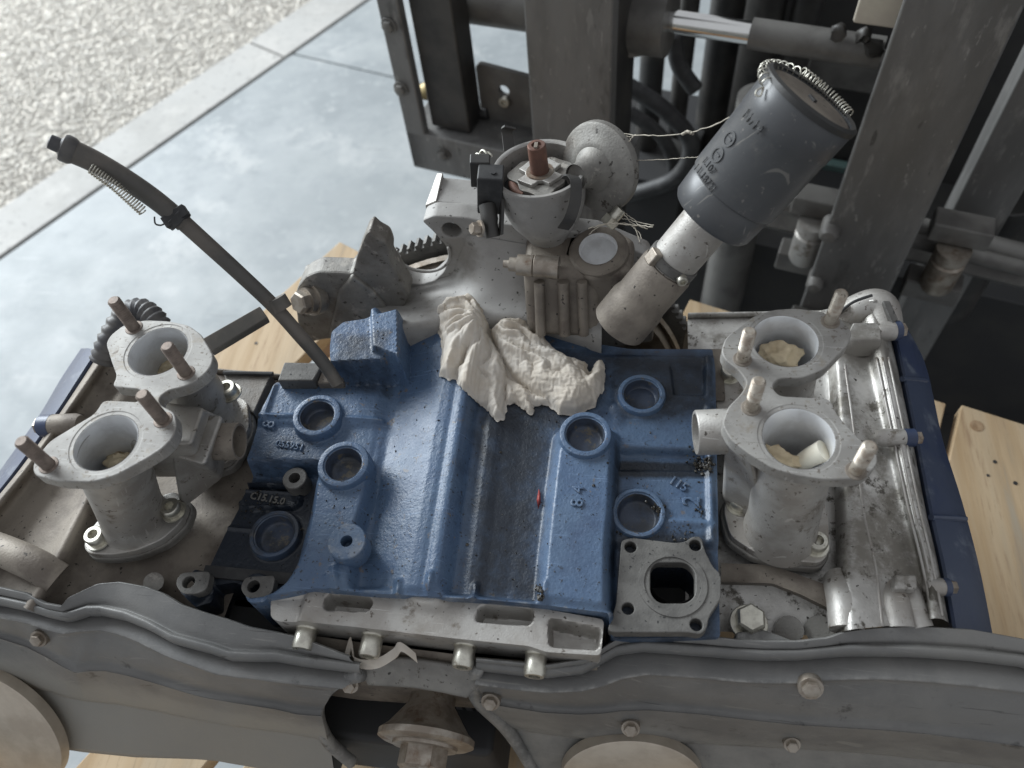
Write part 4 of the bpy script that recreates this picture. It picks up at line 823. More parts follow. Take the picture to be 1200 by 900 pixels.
# terminal block at the left
mb = MB(); e = M.T
def cbox(px, py, dep, hw, hh, hd, rot=0.):
    a = unit(e@np.array([math.cos(rot), math.sin(rot), 0])); b = np.array([0, 0, 1.]); b = unit(b-a*b.dot(a)); return dict(c=PD(px, py, dep), hx=hw, hy=hh, hz=hd, ax=a, ay=b, az=np.cross(a, b))
mb.box(**cbox(575, 222, .548, .009, .016, .008, .05)); tb = build(mb, 'terminal_block', m_black, dist, bevel=.0012)
mb = MB(); mb.box(**cbox(577, 205, .540, .008, .004, .006)); build(mb, 'terminal_plate', m_fork, tb, bevel=.0008)
mb = MB(); mb.lathe([(0, .001), (.0018, .001), (.0018, -.004)], PD(578, 203, .534), M.T@np.array([0, -.6, -.8]), 12); build(mb, 'terminal_hole', m_black, tb)
mb = MB(); mb.box(**cbox(563, 200, .55, .007, .011, .005)); build(mb, 'connector', m_fork, tb, bevel=.001)
for i, (a, b) in enumerate(((557, 182), (563, 178), (569, 181))):
    mb = MB(); mb.tube(catmull([PD(a-1, b+3, .55), PD(a+2, b-2, .548), PD(a+6, b, .546), PD(a+7, b+3, .546)], 4), .0009, 6); build(mb, 'wire_end', m_zinc, tb)
mb = MB(); mb.tube(catmull([PD(571, 240, .55), PD(574, 258, .55), PD(578, 278, .552)], 4), [.006, .006, .006, .006, .006, .005, .005, .005, .005], 12); build(mb, 'lead_clamp', m_fork, tb)
mb = MB(); mb.hexbolt(PD(563, 268, .548), M.T@np.array([-.8, .1, -.5]), .0045, .006, .006); build(mb, 'lead_screw', m_steel, tb)
strap([PD(588, 232, .548), PD(588, 250, .548), PD(587, 275, .55)], .006, .002, 'lead_bracket', m_fork, tb, M.T@np.array([.3, .1, -1]))
# brake-line stub near the cobweb
nb = PD(728, 245, .555); nd = unit(M.T@np.array([-.55, .6, .3])); mb = MB(); mb.lathe([(.0025, 0), (.0042, 0), (.0044, .001), (.0044, .009)], nb, nd, 16); mb.hexbolt(nb+nd*.008, nd, .0065, .007); build(mb, 'bleed_nipple', m_zinc, eng)

# --- oil breather can and tube
cb = PD(738, 366, .543); ct = PD(951, 117, .436); ca = unit(ct-cb); LT = np.linalg.norm(ct-cb)
def cl(px, py):    # parameter along the axis nearest to a pixel
    best = min(np.linspace(-.03, LT+.02, 400), key=lambda s: (lambda v: (600+F*v[0]/v[2]-px)**2+(450+F*v[1]/v[2]-py)**2)(M@(cb+ca*s)+p0)); return best
sA, sB, sC, sD, sE = cl(742, 345), cl(778, 306), cl(838, 246), cl(853, 222), LT
mb = MB(); mb.lathe([(.0200, -.012), (.0200, sA-.004), (.0190, sA), (.0184, sA+.002), (.0184, sB-.003), (.0176, sB), (.0160, sB)], cb, ca, 48); can = build(mb, 'oil_filler_tube', m_aludark, eng)
mb = MB(); mb.lathe([(.0160, sB-.004), (.0160, sC+.01)], cb, ca, 48); build(mb, 'metal_sleeve', m_alu, can)
mb = MB(); mb.lathe([(.0164, sB+.001), (.0174, sB+.002), (.0174, sB+.007), (.0164, sB+.008)], cb, ca, 48); clamp = build(mb, 'hose_clamp', m_plate, can)
fr = M.T@np.array([.15, .75, -.6]); fr = unit(fr-ca*fr.dot(ca))
mb = MB(); mb.capscrew(cb+ca*(sB+.0045)+fr*.0168, fr, .0035, .004); build(mb, 'clamp_screw', m_zinc, clamp)
fr2 = unit(M.T@np.array([-.75, -.1, -.6])); fr2 = unit(fr2-ca*fr2.dot(ca))
mb = MB(); mb.box(cb+ca*(sB+.0045)+fr2*.0185, .005, .004, .003, ca, np.cross(ca, fr2), fr2); build(mb, 'clamp_lug', m_steel, clamp, bevel=.001)
mb = MB(); mb.lathe([(0, 0), (.0018, 0), (.002, -.002)], cb+ca*(sC-.012)+unit(fr2+fr)*.0158, unit(fr2+fr), 10); build(mb, 'sleeve_dimple', m_fork, can)
rc = .0299
mb = MB(); mb.lathe([(.0165, sC-.004), (.0266, sC-.004), (.0279, sC-.002), (.0286, sD-.001), (.0280, sD), (.0280, sD+.0012), (rc-.0004, sD+.0022), (rc, sD+.004), (rc, sE-.022), (rc+.0004, sE-.0215), (rc+.0004, sE-.001), (rc-.001, sE+.001), (rc-.002, sE-.0004), (0, sE-.002)], cb, ca, 64); cap_ = build(mb, 'breather_can', m_canblack, can)
mb = MB(); mb.lathe([(0, sE+.0002), (.0246, sE+.0003), (.0273, sE-.0005)], cb, ca, 48); build(mb, 'can_lid', m_aludark, cap_)
mb = MB(); mb.box(cb+ca*(sE+.0004), .003, .0012, .0012, unit(np.cross(ca, (0, 0, 1))), unit(np.cross(ca, np.cross(ca, (0, 0, 1)))), ca); build(mb, 'lid_slot', m_black, cap_)
mb = MB(); mb.lathe([(rc-.003, sE+.0016), (rc-.001, sE+.0026), (rc+.0012, sE+.0012), (rc+.001, sE-.002)], cb, ca, 56); build(mb, 'can_rim', m_fork, cap_)
# tension spring wrapped round the top
s1, s2, _ = frame(ca, (0, 0, 1)); 
def onrim(w, rr_, dh): return cb+ca*(sE+dh)+(s1*math.cos(w)+s2*math.sin(w))*rr_
def rimang(px, py):
    return min(np.linspace(0, 2*math.pi, 400), key=lambda w: (lambda v: (600+F*v[0]/v[2]-px)**2+(450+F*v[1]/v[2]-py)**2)(M@onrim(w, rc, 0)+p0))
wA, wB, wC = rimang(908, 92), rimang(938, 88), rimang(998, 132)
def arcw(a, b, n=14):
    d = (b-a+math.pi) % (2*math.pi)-math.pi; return [a+d*k/(n-1) for k in range(n)]
for i, (a, b, dh0, dh1) in enumerate(((wA, wB, -.004, .002), (wB, wC, .003, .002))):
    mb = MB(); ww = arcw(a, b); mb.coil([onrim(w, rc+.0012, dh0+(dh1-dh0)*k/13) for k, w in enumerate(ww)], .0031, .00042, 17 if i else 11, 5, 12); build(mb, 'tension_spring', m_zinc, cap_, smooth=180)
mb = MB(); a_ = onrim(wA, rc+.002, -.006); mb.tube(catmull([a_, a_+unit(M.T@np.array([-.8, .4, 0]))*.004, a_+unit(M.T@np.array([-.9, .9, 0]))*.006, a_+unit(M.T@np.array([-.3, .9, 0]))*.005, a_], 5), .0006, 6); build(mb, 'spring_hook', m_zinc, cap_)
mb = MB(); a_ = onrim(wC, rc+.001, 0); mb.tube([a_, a_-ca*.012+unit(M.T@np.array([.1, .3, 0]))*.002], .0007, 6); build(mb, 'spring_hook', m_zinc, cap_)
# printed marks on the can: facing camera-left
def can_text(s, px, py, size, circle=False):
    t = cl(px, py); ctr_ = cb+ca*t; vdir = unit(CAM-ctr_); v_ = M.T@np.array([-1, -1, 0.]); 
    # search the angle whose surface point projects on the pixel
    best = min(np.linspace(0, 2*math.pi, 720), key=lambda w: min(1e9 if ((s1*math.cos(w)+s2*math.sin(w))@(CAM-ctr_)) < 0 else 0, 1e9)+(lambda v: (600+F*v[0]/v[2]-px)**2+(450+F*v[1]/v[2]-py)**2)(M@(ctr_+(s1*math.cos(w)+s2*math.sin(w))*rc)+p0))
    rd = s1*math.cos(best)+s2*math.sin(best); p = ctr_+rd*(rc+.0002); tx = np.cross(ca, rd)
    m4 = basis(p, tx, ca, rd)
    if circle:
        me = curve_mesh(spline_curve([circ(0, 0, size, 28), circ(0, 0, size*.78, 28), [(-size*.45, -size*.1), (size*.45, -size*.1), (size*.45, size*.15), (-size*.45, size*.15)]], .0004, 0), m4)
    else: me = text_mesh(s, size, .0002, 0, m4)
    return link('printed_mark', me, m_print, cap_, smooth=0)
can_text('11/14', 893, 133, .0080); can_text('', 866, 155, .0046, True); can_text('', 853, 173, .0046, True); can_text('1.107', 843, 186, .0062); can_text('11.18721', 839, 199, .0062)

# --- dipstick tube
dp = [PD(396, 450, .580), PD(378, 424, .574), PD(352, 394, .566), PD(320, 358, .556), PD(280, 320, .545), PD(245, 288, .534), PD(213, 259, .522)]
dpt = catmull(dp, 6); mb = MB(); mb.tube(dpt, np.linspace(.0048, .0056, len(dpt)), 18); ds = build(mb, 'dipstick_tube', m_tube, eng, smooth=60)
dh = catmull([PD(216, 262, .522), PD(182, 234, .512), PD(145, 209, .503), PD(110, 189, .495), PD(84, 177, .489)], 6)
mb = MB(); mb.tube(dh, np.linspace(.0062, .0074, len(dh)), 22); build(mb, 'dipstick_sheath', m_tube, ds, smooth=60)
ed = unit(dh[-1]-dh[-3]); mb = MB(); mb.lathe([(.0076, -.002), (.0086, .0), (.0088, .004), (.0082, .0055), (.0062, .006), (.0048, .007), (.0045, .0125), (.0036, .013), (.0022, .013), (.002, .010), (0, .010)], dh[-1], ed, 28); build(mb, 'dipstick_cap', m_gasketside, ds)
mb = MB(); mb.box(PD(206, 254, .515), .0085, .004, .003, unit(M.T@np.array([.75, -.5, 0])), unit(M.T@np.array([.5, .75, 0])), M.T@np.array([0, 0, 1])); mb.lathe([(.0075, -.003), (.0085, -.003), (.0085, .003), (.0075, .003)], PD(208, 256, .519), unit(dh[0]-dh[4]), 24); build(mb, 'tube_clip', m_black, ds, bevel=.0006)
mb = MB(); mb.coil([PD(106, 197, .486), PD(136, 219, .492), PD(168, 248, .498)], .0030, .0005, 22, 5, 12); build(mb, 'return_spring', m_zinc, ds, smooth=180)
mb = MB(); mb.tube(catmull([PD(181, 254, .515), PD(182, 262, .515), PD(188, 264, .515), PD(193, 262, .515)], 4), .0006, 6); build(mb, 'spring_eye', m_black, ds)
mb = MB(); mb.tube([PD(324, 349, .553), PD(332, 362, .556)], .0068, 16); build(mb, 'tube_collar', m_tube, ds)
mb = MB(); w_ = [PD(234, 398, .60), PD(248, 412, .60), PD(314, 372, .57), PD(304, 358, .57)]; mb.hexa([p-np.array([0, 0, .006]) for p in w_], w_); build(mb, 'stay_bar', m_tube, eng, bevel=.001)

# ------------------------------------------------------------------ loose things
# crumpled paper towel (height fields lifted off the deck, one body)
def hashn(X, s, seed):
    r_ = np.random.default_rng(seed); g_ = r_.random((64, 64)); u_ = X*s; i = np.floor(u_).astype(int); f = u_-i; f = f*f*(3-2*f); i0 = i % 64; i1 = (i+1) % 64
    return (g_[i0[:, 0], i0[:, 1]]*(1-f[:, 0])+g_[i1[:, 0], i0[:, 1]]*f[:, 0])*(1-f[:, 1])+(g_[i0[:, 0], i1[:, 1]]*(1-f[:, 0])+g_[i1[:, 0], i1[:, 1]]*f[:, 0])*f[:, 1]
zr = .018
lobes = [([(511, 356), (525, 346), (550, 342), (562, 352), (570, 368), (566, 382), (556, 395), (546, 402), (534, 425), (524, 432), (514, 426), (516, 410), (518, 395), (516, 378), (512, 368)], .022, 1),
         ([(566, 372), (572, 380), (586, 400), (590, 420), (587, 448), (586, 468), (577, 470), (566, 455), (540, 446), (536, 438), (534, 425), (541, 420), (548, 398), (553, 380)], .020, 2),
         ([(572, 372), (585, 362), (610, 357), (635, 375), (652, 392), (672, 402), (690, 420), (705, 410), (703, 398), (708, 402), (706, 430), (695, 450), (675, 461), (655, 460), (642, 447), (620, 436), (600, 420), (585, 400)], .026, 3),
         ([(588, 420), (612, 432), (640, 446), (641, 450), (620, 450), (622, 460), (617, 460), (605, 448), (590, 450)], .010, 4),
         ([(655, 395), (672, 397), (686, 402), (685, 418), (672, 425)], .016, 5),
         ([(690, 446), (686, 432), (699, 402), (705, 400), (709, 408), (704, 440), (698, 452)], .020, 6)]
allp = [(508, 372), (513, 352), (527, 344), (551, 341), (565, 356), (574, 368), (588, 360), (612, 356), (636, 374), (654, 390), (674, 397), (688, 403), (690, 414), (700, 398), (709, 403), (708, 432), (696, 452), (676, 463), (654, 461), (640, 450), (622, 451), (622, 461), (616, 460), (604, 450), (590, 451), (587, 470), (576, 472), (565, 456), (540, 447), (533, 436), (530, 430), (524, 434), (513, 428), (516, 395), (511, 375)]
def ragged(pts, amp, n_=7):
    out = []; pts = list(pts)
    for a_, b_ in zip(pts, pts[1:]+pts[:1]):
        for k in range(n_): t = k/n_; out.append((a_[0]*(1-t)+b_[0]*t+rng.normal()*amp, a_[1]*(1-t)+b_[1]*t+rng.normal()*amp))
    return out
hr = HF(pxz(ragged(allp, .8, 3), zr), .00115); XR = hr.X; wob = np.stack([hashn(XR, 90, 1), hashn(XR, 90, 2)], 1)*.006-.003; XW = XR+wob
knot = P(569, 371, zr)[:2]; dv = XW-knot; ang = np.arctan2(dv[:, 1], dv[:, 0]); rad_ = np.linalg.norm(dv, axis=1)
def tri(t): return 2*np.abs(t-np.floor(t+.5))
flz = np.full(len(XR), .007); gi = {}
for (a_, b_), z_ in zip(np.round(h.X/.0021).astype(int).tolist(), h.z.tolist()): gi[(a_, b_)] = max(z_, gi.get((a_, b_), -1))
for k_, (a_, b_) in enumerate(np.round(XR/.0021).astype(int).tolist()): flz[k_] = gi.get((a_, b_), .007)
flz += .0012
zz = flz+.0008
for pts, hh, sd_ in lobes:
    s_ = sd_poly(XR, pxz(pts, zr)); dome = np.clip(-s_/.014, 0, 1); dome = np.sqrt(1-(1-dome)**2); near = np.exp(-rad_*10)
    hz = flz+.0015+hh*.58*dome*(.72+.28*np.exp(-rad_*20))+dome*(.0060*tri(ang*(2.1+.25*sd_)+1.1*hashn(XW, 60, 10+sd_))*near+.0025*tri(ang*5.2+hashn(XW, 60, 15+sd_))*near)
    zz = np.where(s_ < 0, np.maximum(zz, hz), zz)
Q = np.column_stack([XR, zz]); Q0 = Q.copy(); nv = len(Q); fq = hr.q
ed = np.concatenate([fq[:, [0, 1]], fq[:, [1, 2]], fq[:, [2, 3]], fq[:, [3, 0]], fq[:, [0, 2]], fq[:, [1, 3]]]); ed = np.unique(np.sort(ed, 1), axis=0); ed = ed[ed[:, 0] != ed[:, 1]]
L0 = np.linalg.norm(Q[ed[:, 0]]-Q[ed[:, 1]], axis=1)
stiff = 1.12+.16*hashn(XR, 55, 91)
rest = np.maximum(L0, 2e-4)*stiff[ed[:, 0]]; deg = np.bincount(ed.ravel(), minlength=nv)[:, None]+1e-9
Q[:, 2] += .0011*(2*hashn(XW, 150, 92)-1)+.0007*(2*hashn(XW, 330, 93)-1); vel = np.zeros_like(Q)
for it in range(260):
    pr = Q.copy(); Q = Q+vel*.90; Q[:, 2] -= 3.0e-5
    for _ in range(4):
        d_ = Q[ed[:, 1]]-Q[ed[:, 0]]; l_ = np.linalg.norm(d_, axis=1)+1e-12; c_ = d_*(.5*(l_-rest)/l_)[:, None]
        acc = np.zeros_like(Q)
        for ax_ in range(3): acc[:, ax_] = np.bincount(ed[:, 0], c_[:, ax_], nv)-np.bincount(ed[:, 1], c_[:, ax_], nv)
        Q = Q+acc/deg*1.6
        mean = np.zeros_like(Q)
        for ax_ in range(3): mean[:, ax_] = np.bincount(ed[:, 0], Q[ed[:, 1], ax_], nv)+np.bincount(ed[:, 1], Q[ed[:, 0], ax_], nv)
        Q = Q+.050*(mean/deg-Q); Q[:, :2] += .012*(Q0[:, :2]-Q[:, :2]); Q[:, 2] = np.maximum(Q[:, 2]+.010*(Q0[:, 2]-Q[:, 2]), flz)
    vel = np.clip(Q-pr, -.0006, .0006)
me = bpy.data.meshes.new('paper_towel'); me.from_pydata(Q.tolist(), [], fq.tolist()); me.validate()
o = link('paper_towel', me, m_paper, None, smooth=180, top=True); so = o.modifiers.new('sub', 'SUBSURF'); so.levels = 1; so.render_levels = 1; so = o.modifiers.new('solid', 'SOLIDIFY'); so.thickness = .0004; tag(o, 'crumpled beige paper towel tied in a knot, lying across the rear of the blue block', 'paper towel')
# paper wads in the intake bores
def wad(px, py, z, r, seed, mat, sc, label, group='paper wads in the intake bores'):
    bm = bmesh.new(); bmesh.ops.create_icosphere(bm, subdivisions=4, radius=1); r_ = np.random.default_rng(seed); ks = r_.normal(size=(9, 3)); ph = r_.uniform(0, 6, 9)
    c = P(px, py, z)
    for v in bm.verts:
        p = np.array(v.co); f = 1
        for i in range(9): f += (.10 if i < 5 else .045)*(1-2*abs(math.sin(ks[i]@p*(1.6 if i < 5 else 3.4)+ph[i])))
        v.co = Vector(c+p*f*r*np.array(sc))
    me = bpy.data.meshes.new('paper_wad'); bm.to_mesh(me); bm.free(); o = link('paper_wad', me, mat, None, smooth=50, top=True, fixn=False); return tag(o, label, 'paper wad', group)
wad(147, 546, .048, .0125, 3, m_wad, (1.1, .8, .9), 'dusty paper wad deep in the front bore of the left manifold')
wad(203, 430, .050, .0125, 4, m_wad, (1.1, .9, .8), 'dusty paper wad deep in the rear bore of the left manifold')
wad(913, 418, .058, .0115, 5, m_wad, (1.25, .8, .8), 'folded cream paper wad in the rear bore of the right manifold')
wad(911, 540, .055, .0115, 6, m_wad, (1.1, .9, .8), 'yellowed paper wad in the front bore of the right manifold')
# white rolled paper tube beside the wad
mb = MB(); a_, b_ = P(936, 545, .050), P(966, 528, .066); mb.tube(catmull([a_, a_*.6+b_*.4+np.array([0, 0, .002]), b_], 5), np.linspace(.0048, .0066, 11), 20); o = build(mb, 'paper_roll', m_wadwhite, None, smooth=60, top=True); tag(o, 'clean white rolled paper poking up in the front bore of the right manifold', 'paper roll')
# torn strip hanging off the front plate
pts = [P(404, 778, -.034), P(412, 752, -.026), P(416, 775, -.030), P(440, 778, -.028), P(462, 766, -.026), P(470, 758, -.022), P(488, 771, -.026)]
o = strap(pts, .006, .0012, 'torn_strip', m_paper, None, M.T@np.array([.25, .9, -.3])); tag(o, 'twisted grubby paper strip caught under the alloy front plate', 'paper strip')
o['label'] = 'twisted grubby paper strip caught under the alloy front plate'
# red flake
fp_ = on_deck(632, 586); mb = MB(); mb.add([fp_+np.array(v)*1.0 for v in ((-.0012, .008, .0012), (.0006, .004, .002), (.0014, -.003, .0018), (0, -.0075, .001), (-.0016, -.001, .0022), (.0, .0, .0035))], [(0, 1, 5), (1, 2, 5), (2, 3, 5), (3, 4, 5), (4, 0, 5), (0, 4, 3, 2, 1)])
o = build(mb, 'red_flake', m_leaf, None, smooth=0, top=True); tag(o, 'small dark red flake lying on the blue block', 'flake')
# crumbs of grime on the deck
vv = []; ff = []
def crumb(p, r):
    q_ = iv[:, :]*r*rng.uniform(.5, 1.4, 3)*(1+rng.uniform(-.3, .3, (len(iv), 1))); o = len(vv); vv.extend((q_+p).tolist()); ff.extend([tuple(i+o for i in f) for f in ifc])
idx = rng.choice(len(h.X), 700, replace=False)
for i in idx:
    if h.sd[i] < -.004: crumb(np.array([*h.X[i], h.z[i]+.0001]), rng.choice([.0003, .0004, .0006, .0009], p=[.45, .35, .16, .04]))
for (px, py, n_, sp, rr_) in ((826, 545, 60, 5, .0011), (818, 538, 30, 6, .0009), (757, 604, 60, 9, .0009), (738, 617, 40, 7, .0008), (770, 598, 25, 4, .001), (633, 690, 26, 2, .0010), (634, 700, 26, 2, .001), (822, 598, 24, 5, .0006), (345, 620, 40, 4, .0008), (328, 640, 30, 5, .0008), (840, 690, 30, 4, .0007), (800, 630, 40, 12, .0006), (300, 592, 40, 12, .0006)):
    for _ in range(n_):
        p = on_deck(px+rng.normal()*sp, py+rng.normal()*sp*.8); crumb(p+np.array([0, 0, rng.uniform(0, .0015)]), rr_*rng.uniform(.5, 1.5))
mb = MB(); mb.add(vv, ff); o = build(mb, 'grime_crumbs', m_grime, None, smooth=40, fixn=False); tag(o, 'black oily crumbs and grit scattered over the blue block', None, kind='stuff')
# cobwebs
def web(lines, label):
    mb = MB()
    for pts, r_ in lines:
        pts = catmull(pts, 8); n_ = len(pts); j = rng.normal(size=(n_, 3))*.00022; mb.tube(pts+j, .62*r_*(1+.7*rng.random(n_)), 5)
    o = build(mb, 'cobweb', m_web, None, smooth=180, top=True); return tag(o, label, 'cobweb', None)
web([([PD(722, 155, .545), PD(760, 159, .52), PD(806, 156, .50), PD(850, 140, .47), PD(893, 113, .445)], .00045), ([PD(742, 160, .53), PD(738, 165, .53), PD(734, 169, .53)], .0004), ([PD(800, 157, .50), PD(806, 154, .498), PD(812, 157, .496)], .0013), ([PD(722, 152, .545), PD(735, 160, .54), PD(745, 158, .53)], .0004)], 'dusty cobweb thread sagging from the vacuum canister to the spring on the can')
web([([PD(732, 188, .54), PD(770, 187, .53), PD(805, 185, .51), PD(822, 184, .50)], .0003), ([PD(690, 268, .545), PD(715, 262, .54), PD(745, 264, .535), PD(765, 266, .52)], .0005), ([PD(690, 275, .545), PD(705, 264, .545), PD(735, 262, .54), PD(748, 272, .535), PD(752, 280, .53)], .0004),
     ([PD(730, 250, .55), PD(742, 262, .54), PD(758, 268, .53)], .0005), ([PD(733, 250, .55), PD(748, 260, .54), PD(766, 264, .525)], .0004), ([PD(738, 262, .54), PD(745, 270, .535), PD(750, 284, .53)], .0004), ([PD(728, 256, .55), PD(740, 258, .54), PD(752, 266, .53)], .0003)], 'matted cobweb around the nipple and the lower filler tube')

# ------------------------------------------------------------------ forklift behind
fk = empty('forklift', tuple(fu(0, .8, ZF)), 'dirty dark steel forklift mast and carriage standing behind the engine', 'forklift')
def fbox(u0, u1, v0, v1, z0, z1, name, mat, parent=fk, bevel=.003):
    mb = MB(); mb.box(fu((u0+u1)/2, (v0+v1)/2, (z0+z1)/2), (u1-u0)/2, (v1-v0)/2, (z1-z0)/2, FU, FV, FW); return build(mb, name, mat, parent, bevel=bevel)
def uz(px, py, v): p = PF(px, py, v); return p@FU, p[2]
def fcyl(a, b, r, name, mat, parent=fk, seg=32):
    mb = MB(); mb.tube([a, b], r, seg); return build(mb, name, mat, parent, smooth=40)
def channel(u0, u1, v, name):
    t = fbox(u0, u1, v, v+.022, -.92, .75, name, m_mast); fbox(u0+.002, u0+.024, v+.0225, v+.10, -.92, .75, 'flange', m_fork, t); fbox(u1-.024, u1-.002, v+.0225, v+.10, -.92, .75, 'flange', m_fork, t); return t
channel(-.245, -.136, .6, 'mast_post'); channel(.150, .250, .6, 'mast_post')
# right inner post edge (behind, rusty)
uu, zz_ = uz(1150, 200, .72); t = fbox(uu-.01, uu+.055, .72, .78, -.75, .7, 'inner_mast', m_mast); 
# left carriage upright and foot
t = fbox(-.447, -.415, .60, .615, -.30, .75, 'carriage_upright', m_mast); fbox(-.412, -.35, .618, .66, -.232, .75, 'upright_web', m_fork, t)
t = fbox(-.447, -.12, .60, .69, -.302, -.235, 'carriage_foot', m_mast)
# bolt plate
u0, z1 = uz(556, 74, .66); u1, z0 = uz(621, 165, .66); lp = arc_poly([(u0, z0-.03), (u1+.04, z0-.03), (u1+.04, z1-.01), (u0, z1)], .01, 4)
hu, hz_ = uz(590, 107, .66); me = plate_on([lp, circ(hu, hz_, .008, 24)], fu(0, .665, 0), FU, FW, .008, .001); t = link('guard_plate', me, m_forkgrey, fk)
hu, hz_ = uz(592, 118, .66); mb = MB(); mb.capscrew(fu(hu, .66, hz_), -FV, .008, .006); build(mb, 'plate_bolt', m_zinc, t)
# tilt/side-shift cylinder across the top
c0 = PF(498, -12, .70); c1 = PF(740, 20, .70); r_ = .034
t = fcyl(c0, c1, r_, 'shift_cylinder', m_forkgrey); fcyl(PF(730, 18, .70), PF(786, 25, .70), .042, 'cylinder_gland', m_forkgrey, t)
fcyl(PF(518, -8, .70), PF(524, -8, .70), .037, 'cylinder_band', m_fork, t)
fcyl(PF(780, 24, .70), PF(886, 40, .70), .0135, 'piston_rod', m_chrome, t)
fcyl(PF(880, 39, .70), PF(1034, 62, .70), .0175, 'rod_sleeve', m_forkgrey, t)
fcyl(PF(740, 40, .70), PF(740, 52, .70), .03, 'gland_foot', m_forkgrey, t)
# hoses on the left
for pts, r_ in (([(505, 5), (503, 40), (506, 90), (520, 118), (545, 130), (572, 133)], .0085), ([(514, 30), (509, 80), (513, 110), (528, 128), (550, 140), (566, 143)], .0075), ([(530, 0), (512, 12), (506, 30)], .010)):
    mb = MB(); mb.tube(catmull([PF(a, b, .66) for a, b in pts], 8), r_, 12); build(mb, 'hydraulic_hose', m_black, fk, smooth=180)
mb = MB(); a_ = PF(497, 108, .645); b_ = PF(512, 100, .645); mb.tube([a_, b_], .012, 12); build(mb, 'hose_clamp', m_brass, fk)
mb = MB(); a_ = PF(497, 15, .65); mb.lathe([(.012, 0), (.012, .02), (.016, .022), (.016, .034), (.010, .036), (.01, .05)], a_, (0, 0, -1), 16); build(mb, 'hose_union', m_fork, fk)
mb = MB(); mb.tube(catmull([PF(560, 143, .66), PF(566, 143, .66)], 3), .010, 12); build(mb, 'hose_ferrule', m_forkgrey, fk)
# dark uprights and hoses behind the can
for px, w_, v in ((812, .016, 1.0), (860, .03, 1.05), (905, .03, 1.0), (955, .022, 1.0), (772, .02, .95)):
    a_ = PF(px, -30, v); b_ = a_.copy(); b_[2] = -.95; a_[2] += .05; fcyl(a_, b_, w_, 'lift_cylinder' if w_ > .025 else 'chain_guide', m_fork)
a_ = PF(856, 300, .80); fcyl(np.array([a_[0], a_[1], -.02-.2]), np.array([a_[0], a_[1], -.95]), .036, 'lift_ram', m_forkgrey)
for pts, v, r_ in (([(735, 100), (780, 130), (810, 170), (790, 210), (730, 230)], .85, .014), ([(735, 130), (775, 160), (790, 200), (770, 240)], .9, .012), ([(790, 40), (795, 75), (815, 105)], .82, .012), ([(980, 300), (950, 340), (930, 400)], .9, .008), ([(735, 180), (800, 190), (830, 240), (840, 300)], .95, .014), ([(700, 260), (760, 290), (800, 340), (820, 420)], .95, .014)):
    mb = MB(); mb.tube(catmull([PF(a, b, v) for a, b in pts], 8), r_, 10); build(mb, 'hydraulic_hose', m_black, fk, smooth=180)
# body behind
def usp(px, v): return uz(px, 100, v)[0]
fbox(usp(835, 1.12), 1.6, 1.12, 1.9, -.93, .5, 'chassis', m_fdark)
fbox(usp(835, 1.0), 1.3, .86, 1.12, -.95, -.55, 'floor_shade_block', m_fdark); fbox(usp(700, 1.0), usp(835, 1.0)-.004, .86, 1.12, -.95, -.462, 'floor_shade_block', m_fdark)  # dark boxes added to cover bright floor, standing in for shade
fbox(.45, 1.6, .62, 1.1, -.98, -.88, 'floor_shade_plate', m_fdark)  # dark plate laid in place of floor shaded by the forklift
u_, z_ = uz(975, 110, 1.0); fbox(u_-.05, u_+.2, 1.06, 1.1, z_-.03, z_+.03, 'dash_bar', m_forkgrey)
# cross members behind/right
for (p1, p2, v, r_) in (((905, 222), (1230, 305), .70, .013), ((895, 235), (1230, 322), .685, .011)):
    fcyl(PF(*p1, v), PF(*p2, v), r_, 'cross_pipe', m_forkgrey)
a_, b_ = PF(820, 232, .72), PF(1240, 330, .72); t = MB(); d_ = unit(b_-a_); t.tube([a_, b_], .026, 4); build(t, 'cross_beam', m_forkgrey, fk, bevel=.002)
a_, b_ = PF(1090, 345, .70), PF(1240, 375, .70)
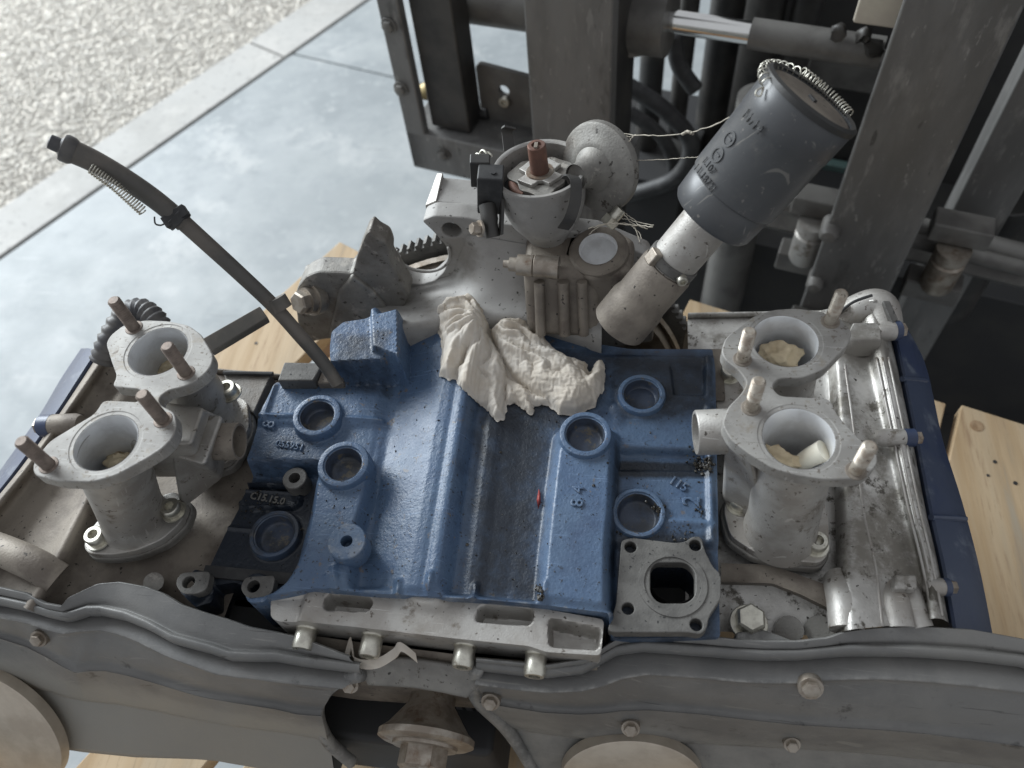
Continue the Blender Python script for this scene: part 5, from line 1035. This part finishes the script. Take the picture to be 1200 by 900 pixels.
# roller brackets
for px, py, s_ in ((945, 292, 1), (1105, 325, 1)):
    v = .63; u_, z_ = uz(px, py, v); t = fbox(u_-.035, u_+.035, v+.02, v+.055, z_-.07, z_-.038, 'roller_bracket', m_forkgrey); fbox(u_-.035, u_+.035, v+.02, v+.055, z_+.036, z_+.064, 'bracket_lug', m_forkgrey, t)
    mb = MB(); mb.lathe([(0, -.036), (.018, -.036), (.021, -.03), (.021, .012), (.018, .014), (.018, .018), (.021, .020), (.021, .034), (0, .035)], fu(u_, v+.018, z_), (0, 0, 1), 32); build(mb, 'roller', m_alu if px < 1000 else m_steel, t)
# cream bottle-like reservoir at the far right and teal glimpse
p = PF(1178, 205, .80); mb = MB(); mb.lathe([(0, .05), (.018, .05), (.024, .045), (.027, 0), (.029, -.05), (.03, -.08)], p, (0.05, 0, 1), 32); build(mb, 'reservoir', m_cream, fk)
p = PF(1170, 250, .80); mb = MB(); mb.lathe([(.034, .03), (.036, .028), (.036, -.2)], p, (0, 0, 1), 24); mb.lathe([(0, .03), (.034, .03)], p, (0, 0, 1), 24); build(mb, 'reservoir_mount', m_fork, fk)
u_, z_ = uz(1040, 10, .68); fbox(u_-.03, u_+.03, .66, .70, z_-.01, z_+.03, 'white_block', m_cream); 
u_, z_ = uz(975, 205, 1.1); fbox(u_-.06, u_+.06, 1.09, 1.11, z_-.03, z_+.03, 'lamp_panel', m_teal)
# fork arms under the pallet
for uo in (-.19, .20):
    fbox(uo-.06, uo+.06, -.35, .6, -.42, -.393, 'fork_arm', m_fork); fbox(uo-.06, uo+.06, .56, .595, -.55, -.42, 'fork_shank', m_fork)
# small fittings on the mast
for px, py, v, r_ in ((972, 272, .598, .012), (955, 332, .598, .011), (968, 250, .70, .010)):
    mb = MB(); mb.lathe([(0, .012), (r_*.7, .011), (r_, .006), (r_, -.02)], PF(px, py, v), -FV, 20); build(mb, 'mast_lug', m_forkgrey, fk)
for px, py in ((983, 36), (1012, 42), (1024, 58)):
    bm = bmesh.new(); bmesh.ops.create_icosphere(bm, subdivisions=2, radius=.009); c_ = PF(px, py, .685)
    for v_ in bm.verts: v_.co = Vector(c_+np.array(v_.co)*(1+.5*rng.normal()*.5))
    me = bpy.data.meshes.new('grease_lump'); bm.to_mesh(me); bm.free(); link('grease_lump', me, m_fork, fk, smooth=60, fixn=False)
for px, py in ((520, 181), (456, 30), (470, 104)):
    mb = MB(); mb.hexbolt(PF(px, py, .599), -FV, .008, .006, .011); build(mb, 'carriage_bolt', m_forkgrey, fk)
